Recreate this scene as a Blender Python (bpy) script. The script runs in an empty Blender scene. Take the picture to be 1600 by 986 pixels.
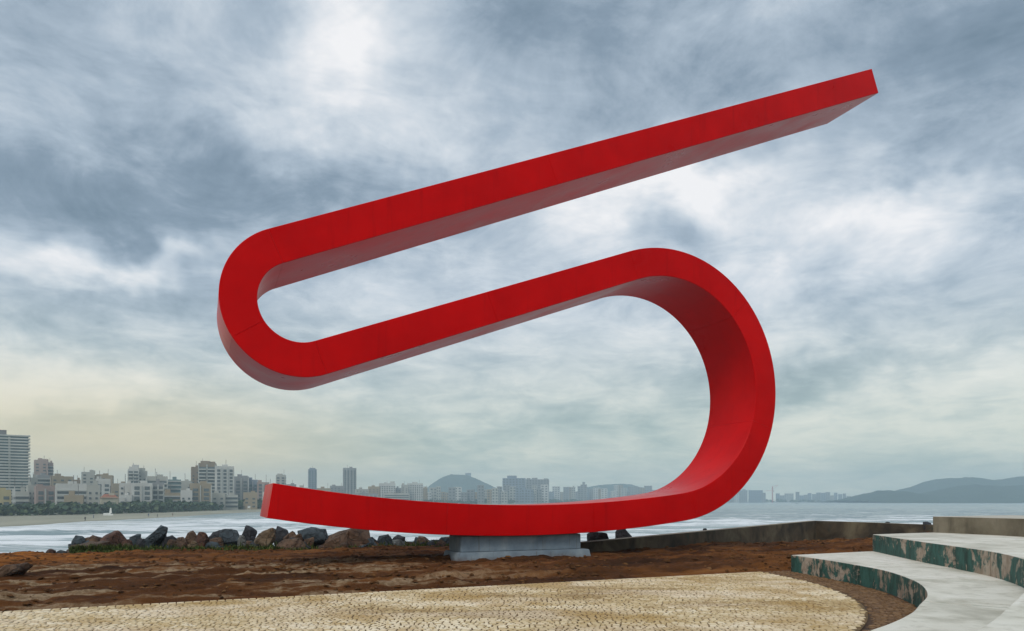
import bpy, bmesh, math, random
import numpy as np
from mathutils import Vector, Matrix, noise as mnoise

random.seed(7)
RNG = np.random.default_rng(11)
S = bpy.context.scene
COL = S.collection
R = math.radians

# ------------------------------------------------------------------ camera, sky, sun, exposure
EYE, FPX, HOR = 1.7, 1100.0, 782.0           # eye height (m), focal length and horizon row in the 1600 x 986 photograph
cam = bpy.data.cameras.new("camera")
cam.sensor_width = 36.0
cam.lens = FPX / 1600 * 36.0
cam.shift_y = (HOR - 493) / 1600
cam.clip_start, cam.clip_end = 0.1, 30000
cam_o = bpy.data.objects.new("camera", cam)
cam_o.location = (0, 0, EYE)
cam_o.rotation_euler = (R(90), 0, 0)
COL.objects.link(cam_o)
S.camera = cam_o
S.view_settings.view_transform = 'Standard'
S.view_settings.look = 'None'
S.view_settings.exposure = 0.0
S.view_settings.gamma = 1.0
S.cycles.max_bounces = 6
S.cycles.volume_bounces = 1
S.cycles.use_denoising = True

SUN_EL, SUN_AZ = R(48), R(205)                # azimuth from +Y clockwise: high, behind the camera to the left
sun = bpy.data.lights.new("sun", 'SUN')
sun.energy, sun.angle, sun.color = 1.5, R(24), (1.0, 0.95, 0.87)
sun_o = bpy.data.objects.new("sun", sun)
sd = Vector((math.sin(SUN_AZ) * math.cos(SUN_EL), math.cos(SUN_AZ) * math.cos(SUN_EL), math.sin(SUN_EL)))
sun_o.rotation_euler = sd.to_track_quat('Z', 'Y').to_euler()
COL.objects.link(sun_o)


def lin(r, g, b):
    f = lambda c: (c / 255 / 12.92) if c <= 10 else ((c / 255 + 0.055) / 1.055) ** 2.4
    return (f(r), f(g), f(b), 1.0)


class NT:
    """small helper for building node trees"""
    def __init__(s, tree):
        s.t = tree
        s.n, s.l = tree.nodes, tree.links

    def node(s, typ, ins=None, **props):
        nd = s.n.new(typ)
        for k, v in props.items():
            setattr(nd, k, v)
        for k, v in (ins or {}).items():
            sock = nd.inputs[k]
            if hasattr(v, 'is_linked') or isinstance(v, bpy.types.NodeSocket):
                s.l.new(v, sock)
            else:
                sock.default_value = v
        return nd

    def math(s, op, a, b=0.0, c=0.0, clamp=False):
        return s.node('ShaderNodeMath', {0: a, 1: b, 2: c}, operation=op, use_clamp=clamp).outputs[0]

    def vmath(s, op, a, b=(0, 0, 0), out=0):
        return s.node('ShaderNodeVectorMath', {0: a, 1: b}, operation=op).outputs[out]

    def noise(s, vec, scale, detail=6, rough=0.55, dist=0.0):
        return s.node('ShaderNodeTexNoise', {'Vector': vec, 'Scale': scale, 'Detail': detail, 'Roughness': rough, 'Distortion': dist}).outputs[0]

    def ramp(s, fac, stops, interp='LINEAR'):
        r = s.node('ShaderNodeValToRGB', {0: fac})
        r.color_ramp.interpolation = interp
        el = r.color_ramp.elements
        while len(el) < len(stops):
            el.new(0.5)
        for e, (p, c) in zip(el, stops):
            e.position = p
            e.color = c if len(c) == 4 else (*c, 1)
        return r.outputs[0]

    def step(s, v, lo, hi, a=0.0, b=1.0):
        return s.node('ShaderNodeMapRange', {0: v, 1: lo, 2: hi, 3: a, 4: b}, interpolation_type='SMOOTHSTEP').outputs[0]

    def mix(s, fac, a, b, blend='MIX'):
        m = s.node('ShaderNodeMix', None, data_type='RGBA', blend_type=blend)
        for k, v in ((0, fac), (6, a), (7, b)):
            if isinstance(v, bpy.types.NodeSocket):
                s.l.new(v, m.inputs[k])
            else:
                m.inputs[k].default_value = v if k == 0 or len(v) == 4 else (*v, 1)
        return m.outputs[2]


def px_dir(px, py):
    return Vector(((px - 800) / FPX, 1.0, (HOR - py) / FPX)).normalized()


world = bpy.data.worlds.new("World")
S.world = world
world.use_nodes = True
W = NT(world.node_tree)
for nd in list(W.n):
    W.n.remove(nd)
d0 = W.node('ShaderNodeTexCoord').outputs['Generated']
sep = W.node('ShaderNodeSeparateXYZ', {0: d0})
zc = W.math('MAXIMUM', sep.outputs[2], 0.0)
hz = W.math('ADD', zc, 0.16)
flat = W.node('ShaderNodeCombineXYZ', {0: W.math('DIVIDE', sep.outputs[0], hz), 1: W.math('DIVIDE', sep.outputs[1], hz), 2: 0.0}).outputs[0]
warpn = W.node('ShaderNodeTexNoise', {'Vector': d0, 'Scale': 3.0, 'Detail': 5.0, 'Roughness': 0.6}).outputs['Color']
warp = W.vmath('SCALE', W.vmath('SUBTRACT', warpn, (0.5, 0.5, 0.5)))
warp.node.inputs['Scale'].default_value = 0.36
dw = W.vmath('ADD', d0, warp)
n_big = W.noise(flat, 0.85, 10, 0.62, 0.6)
n_fine = W.noise(flat, 3.6, 10, 0.66, 0.5)
n_dir = W.noise(W.vmath('MULTIPLY', d0, (1.0, 1.0, 2.4)), 4.6, 10, 0.64, 0.6)
val = W.math('ADD', 0.635, W.math('MULTIPLY', W.math('SUBTRACT', n_big, 0.5), 0.55))
val = W.math('ADD', val, W.math('MULTIPLY', W.math('SUBTRACT', n_fine, 0.5), 0.62))
val = W.math('ADD', val, W.math('MULTIPLY', W.math('SUBTRACT', n_dir, 0.5), 0.50))
# broad cloud banks and openings seen in the photograph, as soft regions of the sky
BANKS = [  # px, py, half width, half height, amount
    (120, 225, 300, 60, -0.15), (390, 285, 260, 60, -0.20), (640, 350, 230, 45, -0.17), (60, 60, 220, 90, -0.10),
    (870, 110, 210, 110, -0.26), (1470, 215, 170, 120, -0.20), (1330, 30, 200, 60, -0.12), (1540, 30, 150, 80, -0.14),
    (1250, 610, 260, 28, -0.22), (300, 470, 230, 35, -0.14), (700, 660, 420, 35, -0.16), (1450, 470, 160, 40, -0.10), (150, 690, 260, 26, -0.10),
    (1090, 400, 90, 22, -0.08),
    (545, 35, 70, 75, 0.27), (640, 160, 130, 90, 0.17), (360, 60, 150, 60, 0.05),
    (1385, 325, 95, 50, 0.42), (1120, 290, 240, 55, 0.22), (1050, 270, 70, 25, 0.15), (1250, 420, 120, 40, 0.14), (990, 330, 160, 40, 0.12), (250, 385, 120, 24, 0.18), (30, 370, 90, 50, 0.16),
    (60, 600, 190, 50, 0.30), (340, 640, 260, 26, 0.10), (1180, 540, 220, 30, 0.12), (1560, 420, 120, 60, 0.12), (1500, 640, 220, 30, 0.10),
]
for (bx, by, hw, hh, amt) in BANKS:
    c = px_dir(bx, by)
    k = math.cos(math.atan(((bx - 800) ** 2 + (HOR - by) ** 2) ** 0.5 / FPX))
    sx, sz = FPX / hw / k, FPX / hh / k
    sub = W.vmath('SUBTRACT', dw, tuple(c))
    ln = W.vmath('LENGTH', W.vmath('MULTIPLY', sub, (sx, 0.5 * (sx + sz) * 0.35, sz)), out=1)
    val = W.math('ADD', val, W.step(ln, 0.0, 1.9, amt * (0.95 if amt < 0 else 1.05), 0.0))
cl = W.ramp(val, [(0.16, lin(98, 120, 138)), (0.38, lin(136, 154, 172)), (0.54, lin(174, 189, 204)), (0.70, lin(211, 220, 229)), (0.92, lin(254, 253, 254))])
# warmer, greener air low over the horizon, and the glow of the low light to the left
low = W.step(sep.outputs[2], 0.0, 0.30, 1.0, 0.0)
warm = W.ramp(val, [(0.15, lin(158, 180, 172)), (0.45, lin(200, 212, 186)), (0.75, lin(246, 242, 206))])
skyc = W.mix(W.math('MULTIPLY', low, 0.72), cl, warm)
gd = W.vmath('LENGTH', W.vmath('MULTIPLY', W.vmath('SUBTRACT', d0, tuple(px_dir(150, 745))), (3.0, 1.5, 9.0)), out=1)
skyc = W.mix(W.step(gd, 0.0, 1.5, 0.80, 0.0), skyc, lin(255, 228, 168))
sk = W.node('ShaderNodeTexSky', None, sky_type='NISHITA', sun_disc=False, sun_elevation=SUN_EL, sun_rotation=SUN_AZ)
skyb = W.vmath('SCALE', skyc)
skyb.node.inputs['Scale'].default_value = 10.0
final = W.mix(0.93, sk.outputs[0], skyb)
bg = W.node('ShaderNodeBackground', {0: final, 1: 0.1})
W.l.new(bg.outputs[0], W.node('ShaderNodeOutputWorld').inputs[0])

# ------------------------------------------------------------------ helpers
def material(name, build, disp=False):
    m = bpy.data.materials.new(name)
    m.use_nodes = True
    t = NT(m.node_tree)
    for nd in list(t.n):
        t.n.remove(nd)
    out = t.node('ShaderNodeOutputMaterial')
    build(t, out)
    return m


def bsdf(t, out, color, rough=0.7, bump=None, bump_s=0.3, bump_d=0.02, **kw):
    p = t.node('ShaderNodeBsdfPrincipled', {'Base Color': color if isinstance(color, bpy.types.NodeSocket) else (*color[:3], 1), 'Roughness': rough, **kw})
    if bump is not None:
        b = t.node('ShaderNodeBump', {'Height': bump, 'Strength': bump_s, 'Distance': bump_d})
        t.l.new(b.outputs[0], p.inputs['Normal'])
    t.l.new(p.outputs[0], out.inputs[0])
    return p


def pos(t):
    return t.node('ShaderNodeNewGeometry').outputs['Position']


def objc(t):
    return t.node('ShaderNodeTexCoord').outputs['Object']


def plain(name, c, rough=0.7, var=0.12, scale=1.0):
    def b(t, out):
        n = t.noise(objc(t), scale, 6, 0.6)
        k = 1 - var
        col = t.mix(t.step(n, 0.3, 0.7), tuple(x * k for x in c[:3]), tuple(min(1, x * (1 + var)) for x in c[:3]))
        bsdf(t, out, col, rough)
    return material(name, b)


class MB:
    """collects boxes, prisms and hulls that become ONE mesh object"""
    def __init__(s):
        s.v, s.f, s.mi = [], [], []

    def add(s, verts, faces, mi=0):
        o = len(s.v)
        s.v += [tuple(p) for p in verts]
        s.f += [tuple(i + o for i in f) for f in faces]
        s.mi += [mi] * len(faces)

    def box(s, cx, cy, cz, sx, sy, sz, mi=0, M=None):
        """cz is the bottom"""
        vs = [(cx + a * sx / 2, cy + b * sy / 2, cz + c * sz) for c in (0, 1) for b in (-1, 1) for a in (-1, 1)]
        if M is not None:
            vs = [M @ Vector(p) for p in vs]
        s.add(vs, [(0, 2, 3, 1), (4, 5, 7, 6), (0, 1, 5, 4), (2, 6, 7, 3), (0, 4, 6, 2), (1, 3, 7, 5)], mi)

    def bar(s, a, b, w, mi=0):
        a, b = Vector(a), Vector(b)
        q = (b - a).to_track_quat('Z', 'Y')
        L = (b - a).length
        s.box(0, 0, 0, w, w, L, mi, Matrix.Translation(a) @ q.to_matrix().to_4x4())

    def build(s, name, mats, parent=None, smooth=False):
        me = bpy.data.meshes.new(name)
        me.from_pydata(s.v, [], s.f)
        for m in (mats if isinstance(mats, (list, tuple)) else [mats]):
            me.materials.append(m)
        if any(s.mi):
            me.polygons.foreach_set('material_index', s.mi)
        if smooth:
            me.polygons.foreach_set('use_smooth', [True] * len(me.polygons))
        me.update()
        return link(name, me, parent)


def link(name, me, parent=None):
    o = bpy.data.objects.new(name, me)
    COL.objects.link(o)
    if parent is not None:
        o.parent = parent
    return o


def tag(o, label=None, cat=None, group=None, kind=None):
    for k, v in (('label', label), ('category', cat), ('group', group), ('kind', kind)):
        if v:
            o[k] = v
    return o


def empty(name, loc, rz=0.0, label=None, cat=None, group=None):
    o = bpy.data.objects.new(name, None)
    o.location = loc
    o.rotation_euler = (0, 0, rz)
    o.empty_display_size = 0.3
    COL.objects.link(o)
    return tag(o, label, cat, group)


def grid_mesh(name, X, Y, Z, mat, smooth=True):
    ny, nx = X.shape
    me = bpy.data.meshes.new(name)
    V = np.stack([X, Y, Z], -1).reshape(-1, 3)
    i = np.arange(nx * ny).reshape(ny, nx)
    F = np.stack([i[:-1, :-1], i[:-1, 1:], i[1:, 1:], i[1:, :-1]], -1).reshape(-1, 4)
    me.vertices.add(len(V))
    me.vertices.foreach_set('co', V.ravel())
    me.loops.add(F.size)
    me.loops.foreach_set('vertex_index', F.ravel())
    me.polygons.add(len(F))
    me.polygons.foreach_set('loop_start', np.arange(0, F.size, 4))
    if smooth:
        me.polygons.foreach_set('use_smooth', np.ones(len(F), bool))
    me.materials.append(mat)
    me.update(calc_edges=True)
    me.validate()
    return link(name, me)


_perm = RNG.permutation(512)
_g = RNG.normal(size=(512, 2))
_g /= np.linalg.norm(_g, axis=1, keepdims=True)


def perlin(x, y):
    x, y = np.asarray(x, float), np.asarray(y, float)
    xi, yi = np.floor(x).astype(int), np.floor(y).astype(int)
    xf, yf = x - xi, y - yi
    u, v = xf * xf * xf * (xf * (xf * 6 - 15) + 10), yf * yf * yf * (yf * (yf * 6 - 15) + 10)

    def gr(ix, iy, dx, dy):
        h = _perm[(_perm[ix % 512] + iy) % 512]
        return _g[h, 0] * dx + _g[h, 1] * dy
    a, b = gr(xi, yi, xf, yf), gr(xi + 1, yi, xf - 1, yf)
    c, d = gr(xi, yi + 1, xf, yf - 1), gr(xi + 1, yi + 1, xf - 1, yf - 1)
    return (a + (b - a) * u) * (1 - v) + (c + (d - c) * u) * v


def fbm(x, y, o=4, g=0.5):
    r, a = 0, 1.0
    for k in range(o):
        r = r + a * perlin(x * 2 ** k + 17.3 * k, y * 2 ** k + 5.1 * k)
        a *= g
    return r


def sstep(x, a, b):
    t = np.clip((x - a) / (b - a), 0, 1)
    return t * t * (3 - 2 * t)


def at(px, D):
    """ground position (x, y) of picture column px at distance D"""
    return ((px - 800) / FPX * D, D)


def z_at(py, D):
    return EYE - (py - HOR) * D / FPX


def smooth_path(pts, n=12):
    """Catmull-Rom through 2-D points"""
    P = [Vector(p) for p in pts]
    P = [P[0] * 2 - P[1]] + P + [P[-1] * 2 - P[-2]]
    out = []
    for i in range(1, len(P) - 2):
        a, b, c, d = P[i - 1:i + 3]
        for k in range(n):
            t = k / n
            out.append(0.5 * ((2 * b) + (c - a) * t + (2 * a - 5 * b + 4 * c - d) * t * t + (3 * b - a - 3 * c + d) * t ** 3))
    out.append(P[-2])
    return out


SEA = -6.0
# ------------------------------------------------------------------ materials
def m_red(t, out):
    p = objc(t)
    n = t.noise(p, 0.55, 5, 0.6)
    f = t.noise(p, 9.0, 4, 0.6)
    col = t.mix(t.step(n, 0.3, 0.7), (0.50, 0.0012, 0.0025), (0.61, 0.002, 0.003))
    stk = t.noise(t.vmath('MULTIPLY', p, (3.0, 3.0, 0.22)), 1.3, 7, 0.65)
    col = t.mix(t.step(stk, 0.54, 0.74, 0, 0.42), col, (0.36, 0.0015, 0.003))
    rough = t.step(n, 0.3, 0.7, 0.27, 0.36)
    bsdf(t, out, col, rough, t.noise(p, 0.8, 3, 0.5), 0.35, 0.05, **{'Specular IOR Level': 0.06})
RED = material('red_painted_steel', m_red)


def m_plinth(t, out):
    p = objc(t)
    n = t.noise(p, 2.2, 7, 0.62)
    sp = t.node('ShaderNodeSeparateXYZ', {0: p})
    st = t.noise(t.vmath('MULTIPLY', p, (6, 6, 0.6)), 1.5, 5, 0.6)
    col = t.ramp(n, [(0.3, (0.13, 0.17, 0.21)), (0.55, (0.20, 0.25, 0.29)), (0.75, (0.28, 0.325, 0.355))])
    col = t.mix(t.step(st, 0.52, 0.72, 0, 0.45), col, (0.20, 0.22, 0.22))
    col = t.mix(t.math('MULTIPLY', t.step(t.math('ADD', sp.outputs[2], t.math('MULTIPLY', n, 0.25)), 0.33, 0.08), 0.85), col, (0.11, 0.05, 0.02))
    drip = t.noise(t.vmath('MULTIPLY', p, (11, 11, 0.35)), 1.0, 5, 0.6)
    col = t.mix(t.step(drip, 0.60, 0.70, 0, 0.6), col, (0.10, 0.075, 0.06))
    bsdf(t, out, col, 0.75, t.noise(p, 30, 5, 0.6), 0.25, 0.01)
PLINTH = material('grey_painted_concrete', m_plinth)


def m_tread(t, out):
    p = pos(t)
    nz = t.node('ShaderNodeSeparateXYZ', {0: t.node('ShaderNodeNewGeometry').outputs['True Normal']}).outputs[2]
    zz = t.node('ShaderNodeSeparateXYZ', {0: p}).outputs[2]
    n = t.noise(p, 0.8, 8, 0.62, 0.3)
    n2 = t.noise(p, 4.5, 7, 0.65)
    top = t.ramp(n, [(0.30, (0.36, 0.345, 0.27)), (0.5, (0.65, 0.63, 0.54)), (0.70, (0.77, 0.75, 0.68))])
    top = t.mix(t.step(n2, 0.50, 0.72, 0, 0.55), top, (0.36, 0.34, 0.26))
    top = t.mix(t.step(t.noise(p, 1.9, 6, 0.7), 0.55, 0.70, 0, 0.55), top, (0.30, 0.265, 0.18))
    # worn teal paint on the risers
    m = t.noise(t.vmath('MULTIPLY', p, (1.0, 1.0, 1.1)), 1.5, 10, 0.70, 0.5)
    s = t.noise(t.vmath('MULTIPLY', p, (8, 8, 2.4)), 1.0, 9, 0.72)
    mask = t.step(t.math('ADD', m, t.math('MULTIPLY', t.math('SUBTRACT', s, 0.5), 0.40)), 0.415, 0.485)
    teal = t.mix(t.step(s, 0.35, 0.65), (0.012, 0.045, 0.035), (0.035, 0.13, 0.105))
    bare = t.mix(t.step(n2, 0.35, 0.65), (0.30, 0.23, 0.165), (0.46, 0.385, 0.30))
    bare = t.mix(t.step(s, 0.56, 0.70, 0, 0.55), bare, (0.13, 0.11, 0.08))
    ris = t.mix(mask, bare, teal)
    col = t.mix(t.step(nz, 0.35, 0.6), ris, top)
    bsdf(t, out, col, 0.72, t.math('ADD', t.noise(p, 28, 6, 0.65), t.math('MULTIPLY', n2, 2.0)), 0.28, 0.012)
TREAD = material('worn_step_concrete', m_tread)


def m_conc(t, out):
    p = pos(t)
    nz = t.node('ShaderNodeSeparateXYZ', {0: t.node('ShaderNodeNewGeometry').outputs['True Normal']}).outputs[2]
    n = t.noise(p, 1.0, 8, 0.65, 0.3)
    s = t.noise(t.vmath('MULTIPLY', p, (3.5, 3.5, 0.5)), 1.0, 6, 0.65)
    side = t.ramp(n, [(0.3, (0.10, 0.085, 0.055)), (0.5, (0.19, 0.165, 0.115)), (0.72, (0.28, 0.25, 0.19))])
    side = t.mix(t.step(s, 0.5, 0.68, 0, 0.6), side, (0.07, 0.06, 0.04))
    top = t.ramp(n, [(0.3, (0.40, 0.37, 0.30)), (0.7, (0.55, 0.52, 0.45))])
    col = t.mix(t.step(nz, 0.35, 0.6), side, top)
    bsdf(t, out, col, 0.8, t.noise(p, 20, 6, 0.65), 0.3, 0.015)
CONC = material('bare_step_concrete', m_conc)


def m_wall(t, out):
    p = pos(t)
    nz = t.node('ShaderNodeSeparateXYZ', {0: t.node('ShaderNodeNewGeometry').outputs['True Normal']}).outputs[2]
    n = t.noise(p, 0.75, 8, 0.62, 0.4)
    s = t.noise(t.vmath('MULTIPLY', p, (1.6, 1.6, 0.7)), 1.0, 6, 0.65)
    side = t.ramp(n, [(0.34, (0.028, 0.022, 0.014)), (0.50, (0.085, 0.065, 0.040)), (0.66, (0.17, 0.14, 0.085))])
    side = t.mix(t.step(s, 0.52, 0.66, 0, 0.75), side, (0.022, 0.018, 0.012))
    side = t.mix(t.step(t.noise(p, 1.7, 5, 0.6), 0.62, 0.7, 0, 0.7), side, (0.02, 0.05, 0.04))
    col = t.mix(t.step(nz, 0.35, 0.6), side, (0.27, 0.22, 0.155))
    bsdf(t, out, col, 0.85, t.noise(p, 14, 6, 0.65), 0.4, 0.03)
WALLM = material('stained_sea_wall', m_wall)


def m_earth(t, out):
    p = pos(t)
    # tracks run the same way as the back edge of the paving
    rot = t.node('ShaderNodeVectorRotate', {'Vector': p, 'Axis': (0, 0, 1), 'Angle': -R(22.5)}).outputs[0]
    st = t.vmath('MULTIPLY', rot, (0.16, 1.0, 1.0))
    a = t.noise(st, 0.95, 7, 0.62, 0.5)
    b = t.noise(st, 3.2, 7, 0.66, 0.3)
    c = t.noise(p, 7.0, 8, 0.68)
    sp = t.node('ShaderNodeSeparateXYZ', {0: rot}).outputs
    col = t.ramp(t.math('ADD', t.math('MULTIPLY', a, 0.7), t.math('MULTIPLY', b, 0.3)),
                 [(0.36, (0.030, 0.011, 0.003)), (0.48, (0.085, 0.031, 0.008)), (0.57, (0.17, 0.064, 0.015)), (0.67, (0.24, 0.10, 0.028))])
    # dry tan sand lying in bands on the tracks
    tan = t.math('MULTIPLY', t.step(t.math('ADD', a, t.math('MULTIPLY', t.math('SUBTRACT', b, 0.5), 0.9)), 0.50, 0.60),
                 t.math('MULTIPLY', t.step(sp[1], 12.4, 14.2), t.step(sp[1], 21.5, 19.6)))
    tan = t.math('MULTIPLY', tan, t.step(sp[0], 9.0, 2.0))
    col = t.mix(t.math('MULTIPLY', tan, 0.85), col, t.mix(t.step(c, 0.4, 0.62), (0.17, 0.115, 0.065), (0.36, 0.27, 0.17)))
    # orange subsoil toward the rocks
    org = t.math('MULTIPLY', t.step(sp[1], 20.0, 24.0), t.step(sp[0], -1.0, -5.5))
    col = t.mix(t.math('MULTIPLY', org, 0.85), col, t.mix(t.step(b, 0.4, 0.62), (0.15, 0.048, 0.008), (0.36, 0.125, 0.02)))
    col = t.mix(t.step(c, 0.56, 0.70, 0, 0.6), col, (0.030, 0.014, 0.006))
    bsdf(t, out, col, 0.92, t.math('ADD', t.noise(p, 16, 8, 0.7), t.math('MULTIPLY', b, 1.6)), 0.9, 0.05, **{'Specular IOR Level': 0.2})
EARTH = material('red_brown_earth', m_earth)


def m_clod(t, out):
    n = t.noise(pos(t), 1.6, 6, 0.65)
    col = t.ramp(n, [(0.35, (0.035, 0.015, 0.006)), (0.55, (0.11, 0.048, 0.016)), (0.7, (0.21, 0.11, 0.045))])
    bsdf(t, out, col, 0.95, t.noise(pos(t), 40, 4, 0.6), 0.5, 0.02, **{'Specular IOR Level': 0.15})
CLOD = material('earth_clods', m_clod)


def m_stone(dark):
    def b(t, out):
        p = pos(t)
        at_ = t.node('ShaderNodeAttribute', None, attribute_name='tone').outputs['Fac']
        n = t.noise(t.vmath('MULTIPLY', p, (0.35, 1.0, 1.0)), 0.9, 6, 0.6, 0.3)
        if dark:
            c = t.ramp(at_, [(0.0, (0.10, 0.05, 0.02)), (0.5, (0.17, 0.09, 0.036)), (1.0, (0.25, 0.145, 0.065))])
        else:
            c = t.ramp(at_, [(0.0, (0.36, 0.245, 0.11)), (0.35, (0.54, 0.405, 0.21)), (0.7, (0.69, 0.56, 0.35)), (1.0, (0.82, 0.71, 0.52))])
            c = t.mix(t.step(n, 0.44, 0.62, 0, 0.50), c, (0.74, 0.62, 0.47))
            c = t.mix(t.step(t.noise(p, 0.55, 5, 0.6), 0.48, 0.64, 0, 0.72), c, (0.42, 0.265, 0.08))
        c = t.mix(t.step(t.noise(p, 30, 4, 0.6), 0.55, 0.75, 0, 0.3), c, (0.20, 0.14, 0.07))
        bsdf(t, out, c, 0.8, t.noise(p, 60, 4, 0.6), 0.3, 0.006)
    return b
PAVE = material('pale_limestone_cobble', m_stone(False))
PEBB = material('brown_pebble', m_stone(True))
JOINT = plain('sandy_joint', (0.13, 0.08, 0.03), 0.95, 0.35, 5)
JOINT_D = plain('brown_joint', (0.055, 0.028, 0.012), 0.95, 0.3, 5)


def rock_mat(name, c1, c2, moss=0.35):
    c1, c2 = tuple(x * 0.72 for x in c1), tuple(x * 0.78 for x in c2)

    def b(t, out):
        p = pos(t)
        nz = t.node('ShaderNodeSeparateXYZ', {0: p}).outputs[2]
        n = t.noise(p, 2.6, 8, 0.66, 0.4)
        col = t.mix(t.step(n, 0.35, 0.65), c1, c2)
        col = t.mix(t.step(t.noise(p, 7, 6, 0.7), 0.55, 0.7, 0, 0.6), col, tuple(x * 0.4 for x in c1))
        mm = t.step(t.math('ADD', t.noise(p, 1.8, 6, 0.65), t.math('MULTIPLY', nz, -0.22)), 0.50, 0.62, 0, moss)
        col = t.mix(mm, col, (0.022, 0.032, 0.008))
        vo = t.node('ShaderNodeTexVoronoi', {'Vector': t.vmath('ADD', t.vmath('MULTIPLY', p, (1, 1, 1.7)), t.vmath('SCALE', t.node('ShaderNodeTexNoise', {'Vector': p, 'Scale': 2.0}).outputs['Color'])), 'Scale': 1.9}, feature='DISTANCE_TO_EDGE').outputs['Distance']
        crk = t.step(vo, 0.0, 0.05)
        col = t.mix(t.math('MULTIPLY', t.math('SUBTRACT', 1.0, crk), 0.55), col, tuple(x * 0.25 for x in c1))
        bsdf(t, out, col, 0.72, t.math('ADD', t.noise(p, 7, 10, 0.72), t.math('MULTIPLY', crk, 0.5)), 0.8, 0.07)
    return material(name, b)
ROCKS = {
    'brown': rock_mat('brown_rock', (0.075, 0.040, 0.022), (0.17, 0.095, 0.052)),
    'red': rock_mat('reddish_rock', (0.055, 0.022, 0.013), (0.14, 0.058, 0.034), 0.15),
    'slate': rock_mat('slate_rock', (0.022, 0.034, 0.044), (0.065, 0.095, 0.115), 0.3),
    'dark': rock_mat('dark_rock', (0.012, 0.014, 0.02), (0.042, 0.045, 0.055), 0.2),
    'tan': rock_mat('tan_rock', (0.13, 0.085, 0.045), (0.25, 0.175, 0.10), 0.3),
    'grey': rock_mat('grey_rock', (0.095, 0.10, 0.095), (0.22, 0.23, 0.22), 0.3),
}


def m_grass(t, out):
    r = t.node('ShaderNodeNewGeometry').outputs['Random Per Island']
    col = t.ramp(r, [(0.0, (0.020, 0.035, 0.008)), (0.5, (0.045, 0.075, 0.014)), (0.85, (0.085, 0.115, 0.022)), (1.0, (0.17, 0.15, 0.05))])
    bsdf(t, out, col, 0.75, **{'Specular IOR Level': 0.2})
GRASS = material('shore_grass', m_grass)


def m_leaf(t, out):
    r = t.node('ShaderNodeNewGeometry').outputs['Random Per Island']
    col = t.ramp(r, [(0.0, (0.022, 0.045, 0.028)), (0.6, (0.055, 0.092, 0.050)), (1.0, (0.11, 0.14, 0.07))])
    bsdf(t, out, col, 0.7, **{'Specular IOR Level': 0.2})
LEAF = material('promenade_foliage', m_leaf)


def m_sea(t, out):
    p = pos(t)
    foam_a = t.node('ShaderNodeAttribute', None, attribute_name='foam').outputs['Fac']
    st = t.vmath('MULTIPLY', p, (0.25, 1.0, 1.0))
    n1 = t.noise(st, 0.10, 9, 0.66, 0.6)
    n2 = t.noise(st, 0.55, 8, 0.68, 0.4)
    f = t.math('ADD', foam_a, t.math('ADD', t.math('MULTIPLY', t.math('SUBTRACT', n1, 0.5), 2.4), t.math('MULTIPLY', t.math('SUBTRACT', n2, 0.5), 2.6)))
    fm = t.step(f, 0.2, 1.15)
    wat = t.node('ShaderNodeBsdfPrincipled', {'Base Color': (0.20, 0.265, 0.275, 1), 'Roughness': 0.22, 'IOR': 1.33})
    bmp = t.node('ShaderNodeBump', {'Height': t.noise(st, 0.9, 6, 0.6), 'Strength': 0.6, 'Distance': 0.35})
    t.l.new(bmp.outputs[0], wat.inputs['Normal'])
    fo = t.node('ShaderNodeBsdfPrincipled', {'Base Color': (0.72, 0.745, 0.76, 1), 'Roughness': 0.8})
    mx = t.node('ShaderNodeMixShader', {0: fm, 1: wat.outputs[0], 2: fo.outputs[0]})
    t.l.new(mx.outputs[0], out.inputs[0])
SEAM = material('foamy_sea', m_sea)


def m_sand(t, out):
    p = pos(t)
    n = t.noise(t.vmath('MULTIPLY', p, (1, 0.4, 1)), 0.05, 7, 0.6)
    col = t.ramp(n, [(0.3, (0.19, 0.185, 0.13)), (0.6, (0.29, 0.275, 0.20)), (0.8, (0.36, 0.34, 0.26))])
    bsdf(t, out, col, 0.8)
SAND = material('beach_sand', m_sand)
LAND = plain('city_ground', (0.14, 0.15, 0.11), 0.9, 0.25, 0.02)


def m_hill(t, out):
    p = pos(t)
    n = t.noise(p, 0.012, 9, 0.65)
    n2 = t.noise(p, 0.05, 6, 0.65)
    col = t.ramp(t.math('ADD', t.math('MULTIPLY', n, 0.6), t.math('MULTIPLY', n2, 0.4)), [(0.35, (0.020, 0.034, 0.022)), (0.55, (0.038, 0.060, 0.034)), (0.7, (0.065, 0.085, 0.05))])
    bsdf(t, out, col, 0.9, n2, 1.0, 12.0, **{'Specular IOR Level': 0.1})
HILL = material('wooded_hill', m_hill)

# ------------------------------------------------------------------ sea, beach, land
def shore(n=10):
    P = [(-260, -400), (-245, -150), (-215, 60), (-176, 150)] + [at(px, D) for px, D in ((0, 206), (130, 257), (250, 314), (400, 470), (560, 760), (700, 1100), (900, 1750), (1050, 2500), (1200, 2780), (1330, 2600), (1450, 2250), (1650, 2150), (1900, 2100))] + [(4500, 2000)]
    return smooth_path(P, n)


def treeline(n=10):
    P = [(-420, -400), (-400, -150), (-350, 60), (-290, 220)] + [at(px, D) for px, D in ((0, 326), (130, 368), (250, 425), (400, 605), (560, 960), (700, 1350), (900, 2000), (1050, 2620), (1200, 2830), (1330, 2680), (1450, 2300), (1650, 2190), (1900, 2140))] + [(4600, 2040)]
    return smooth_path(P, n)


SH, TL = shore(), treeline()

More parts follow.
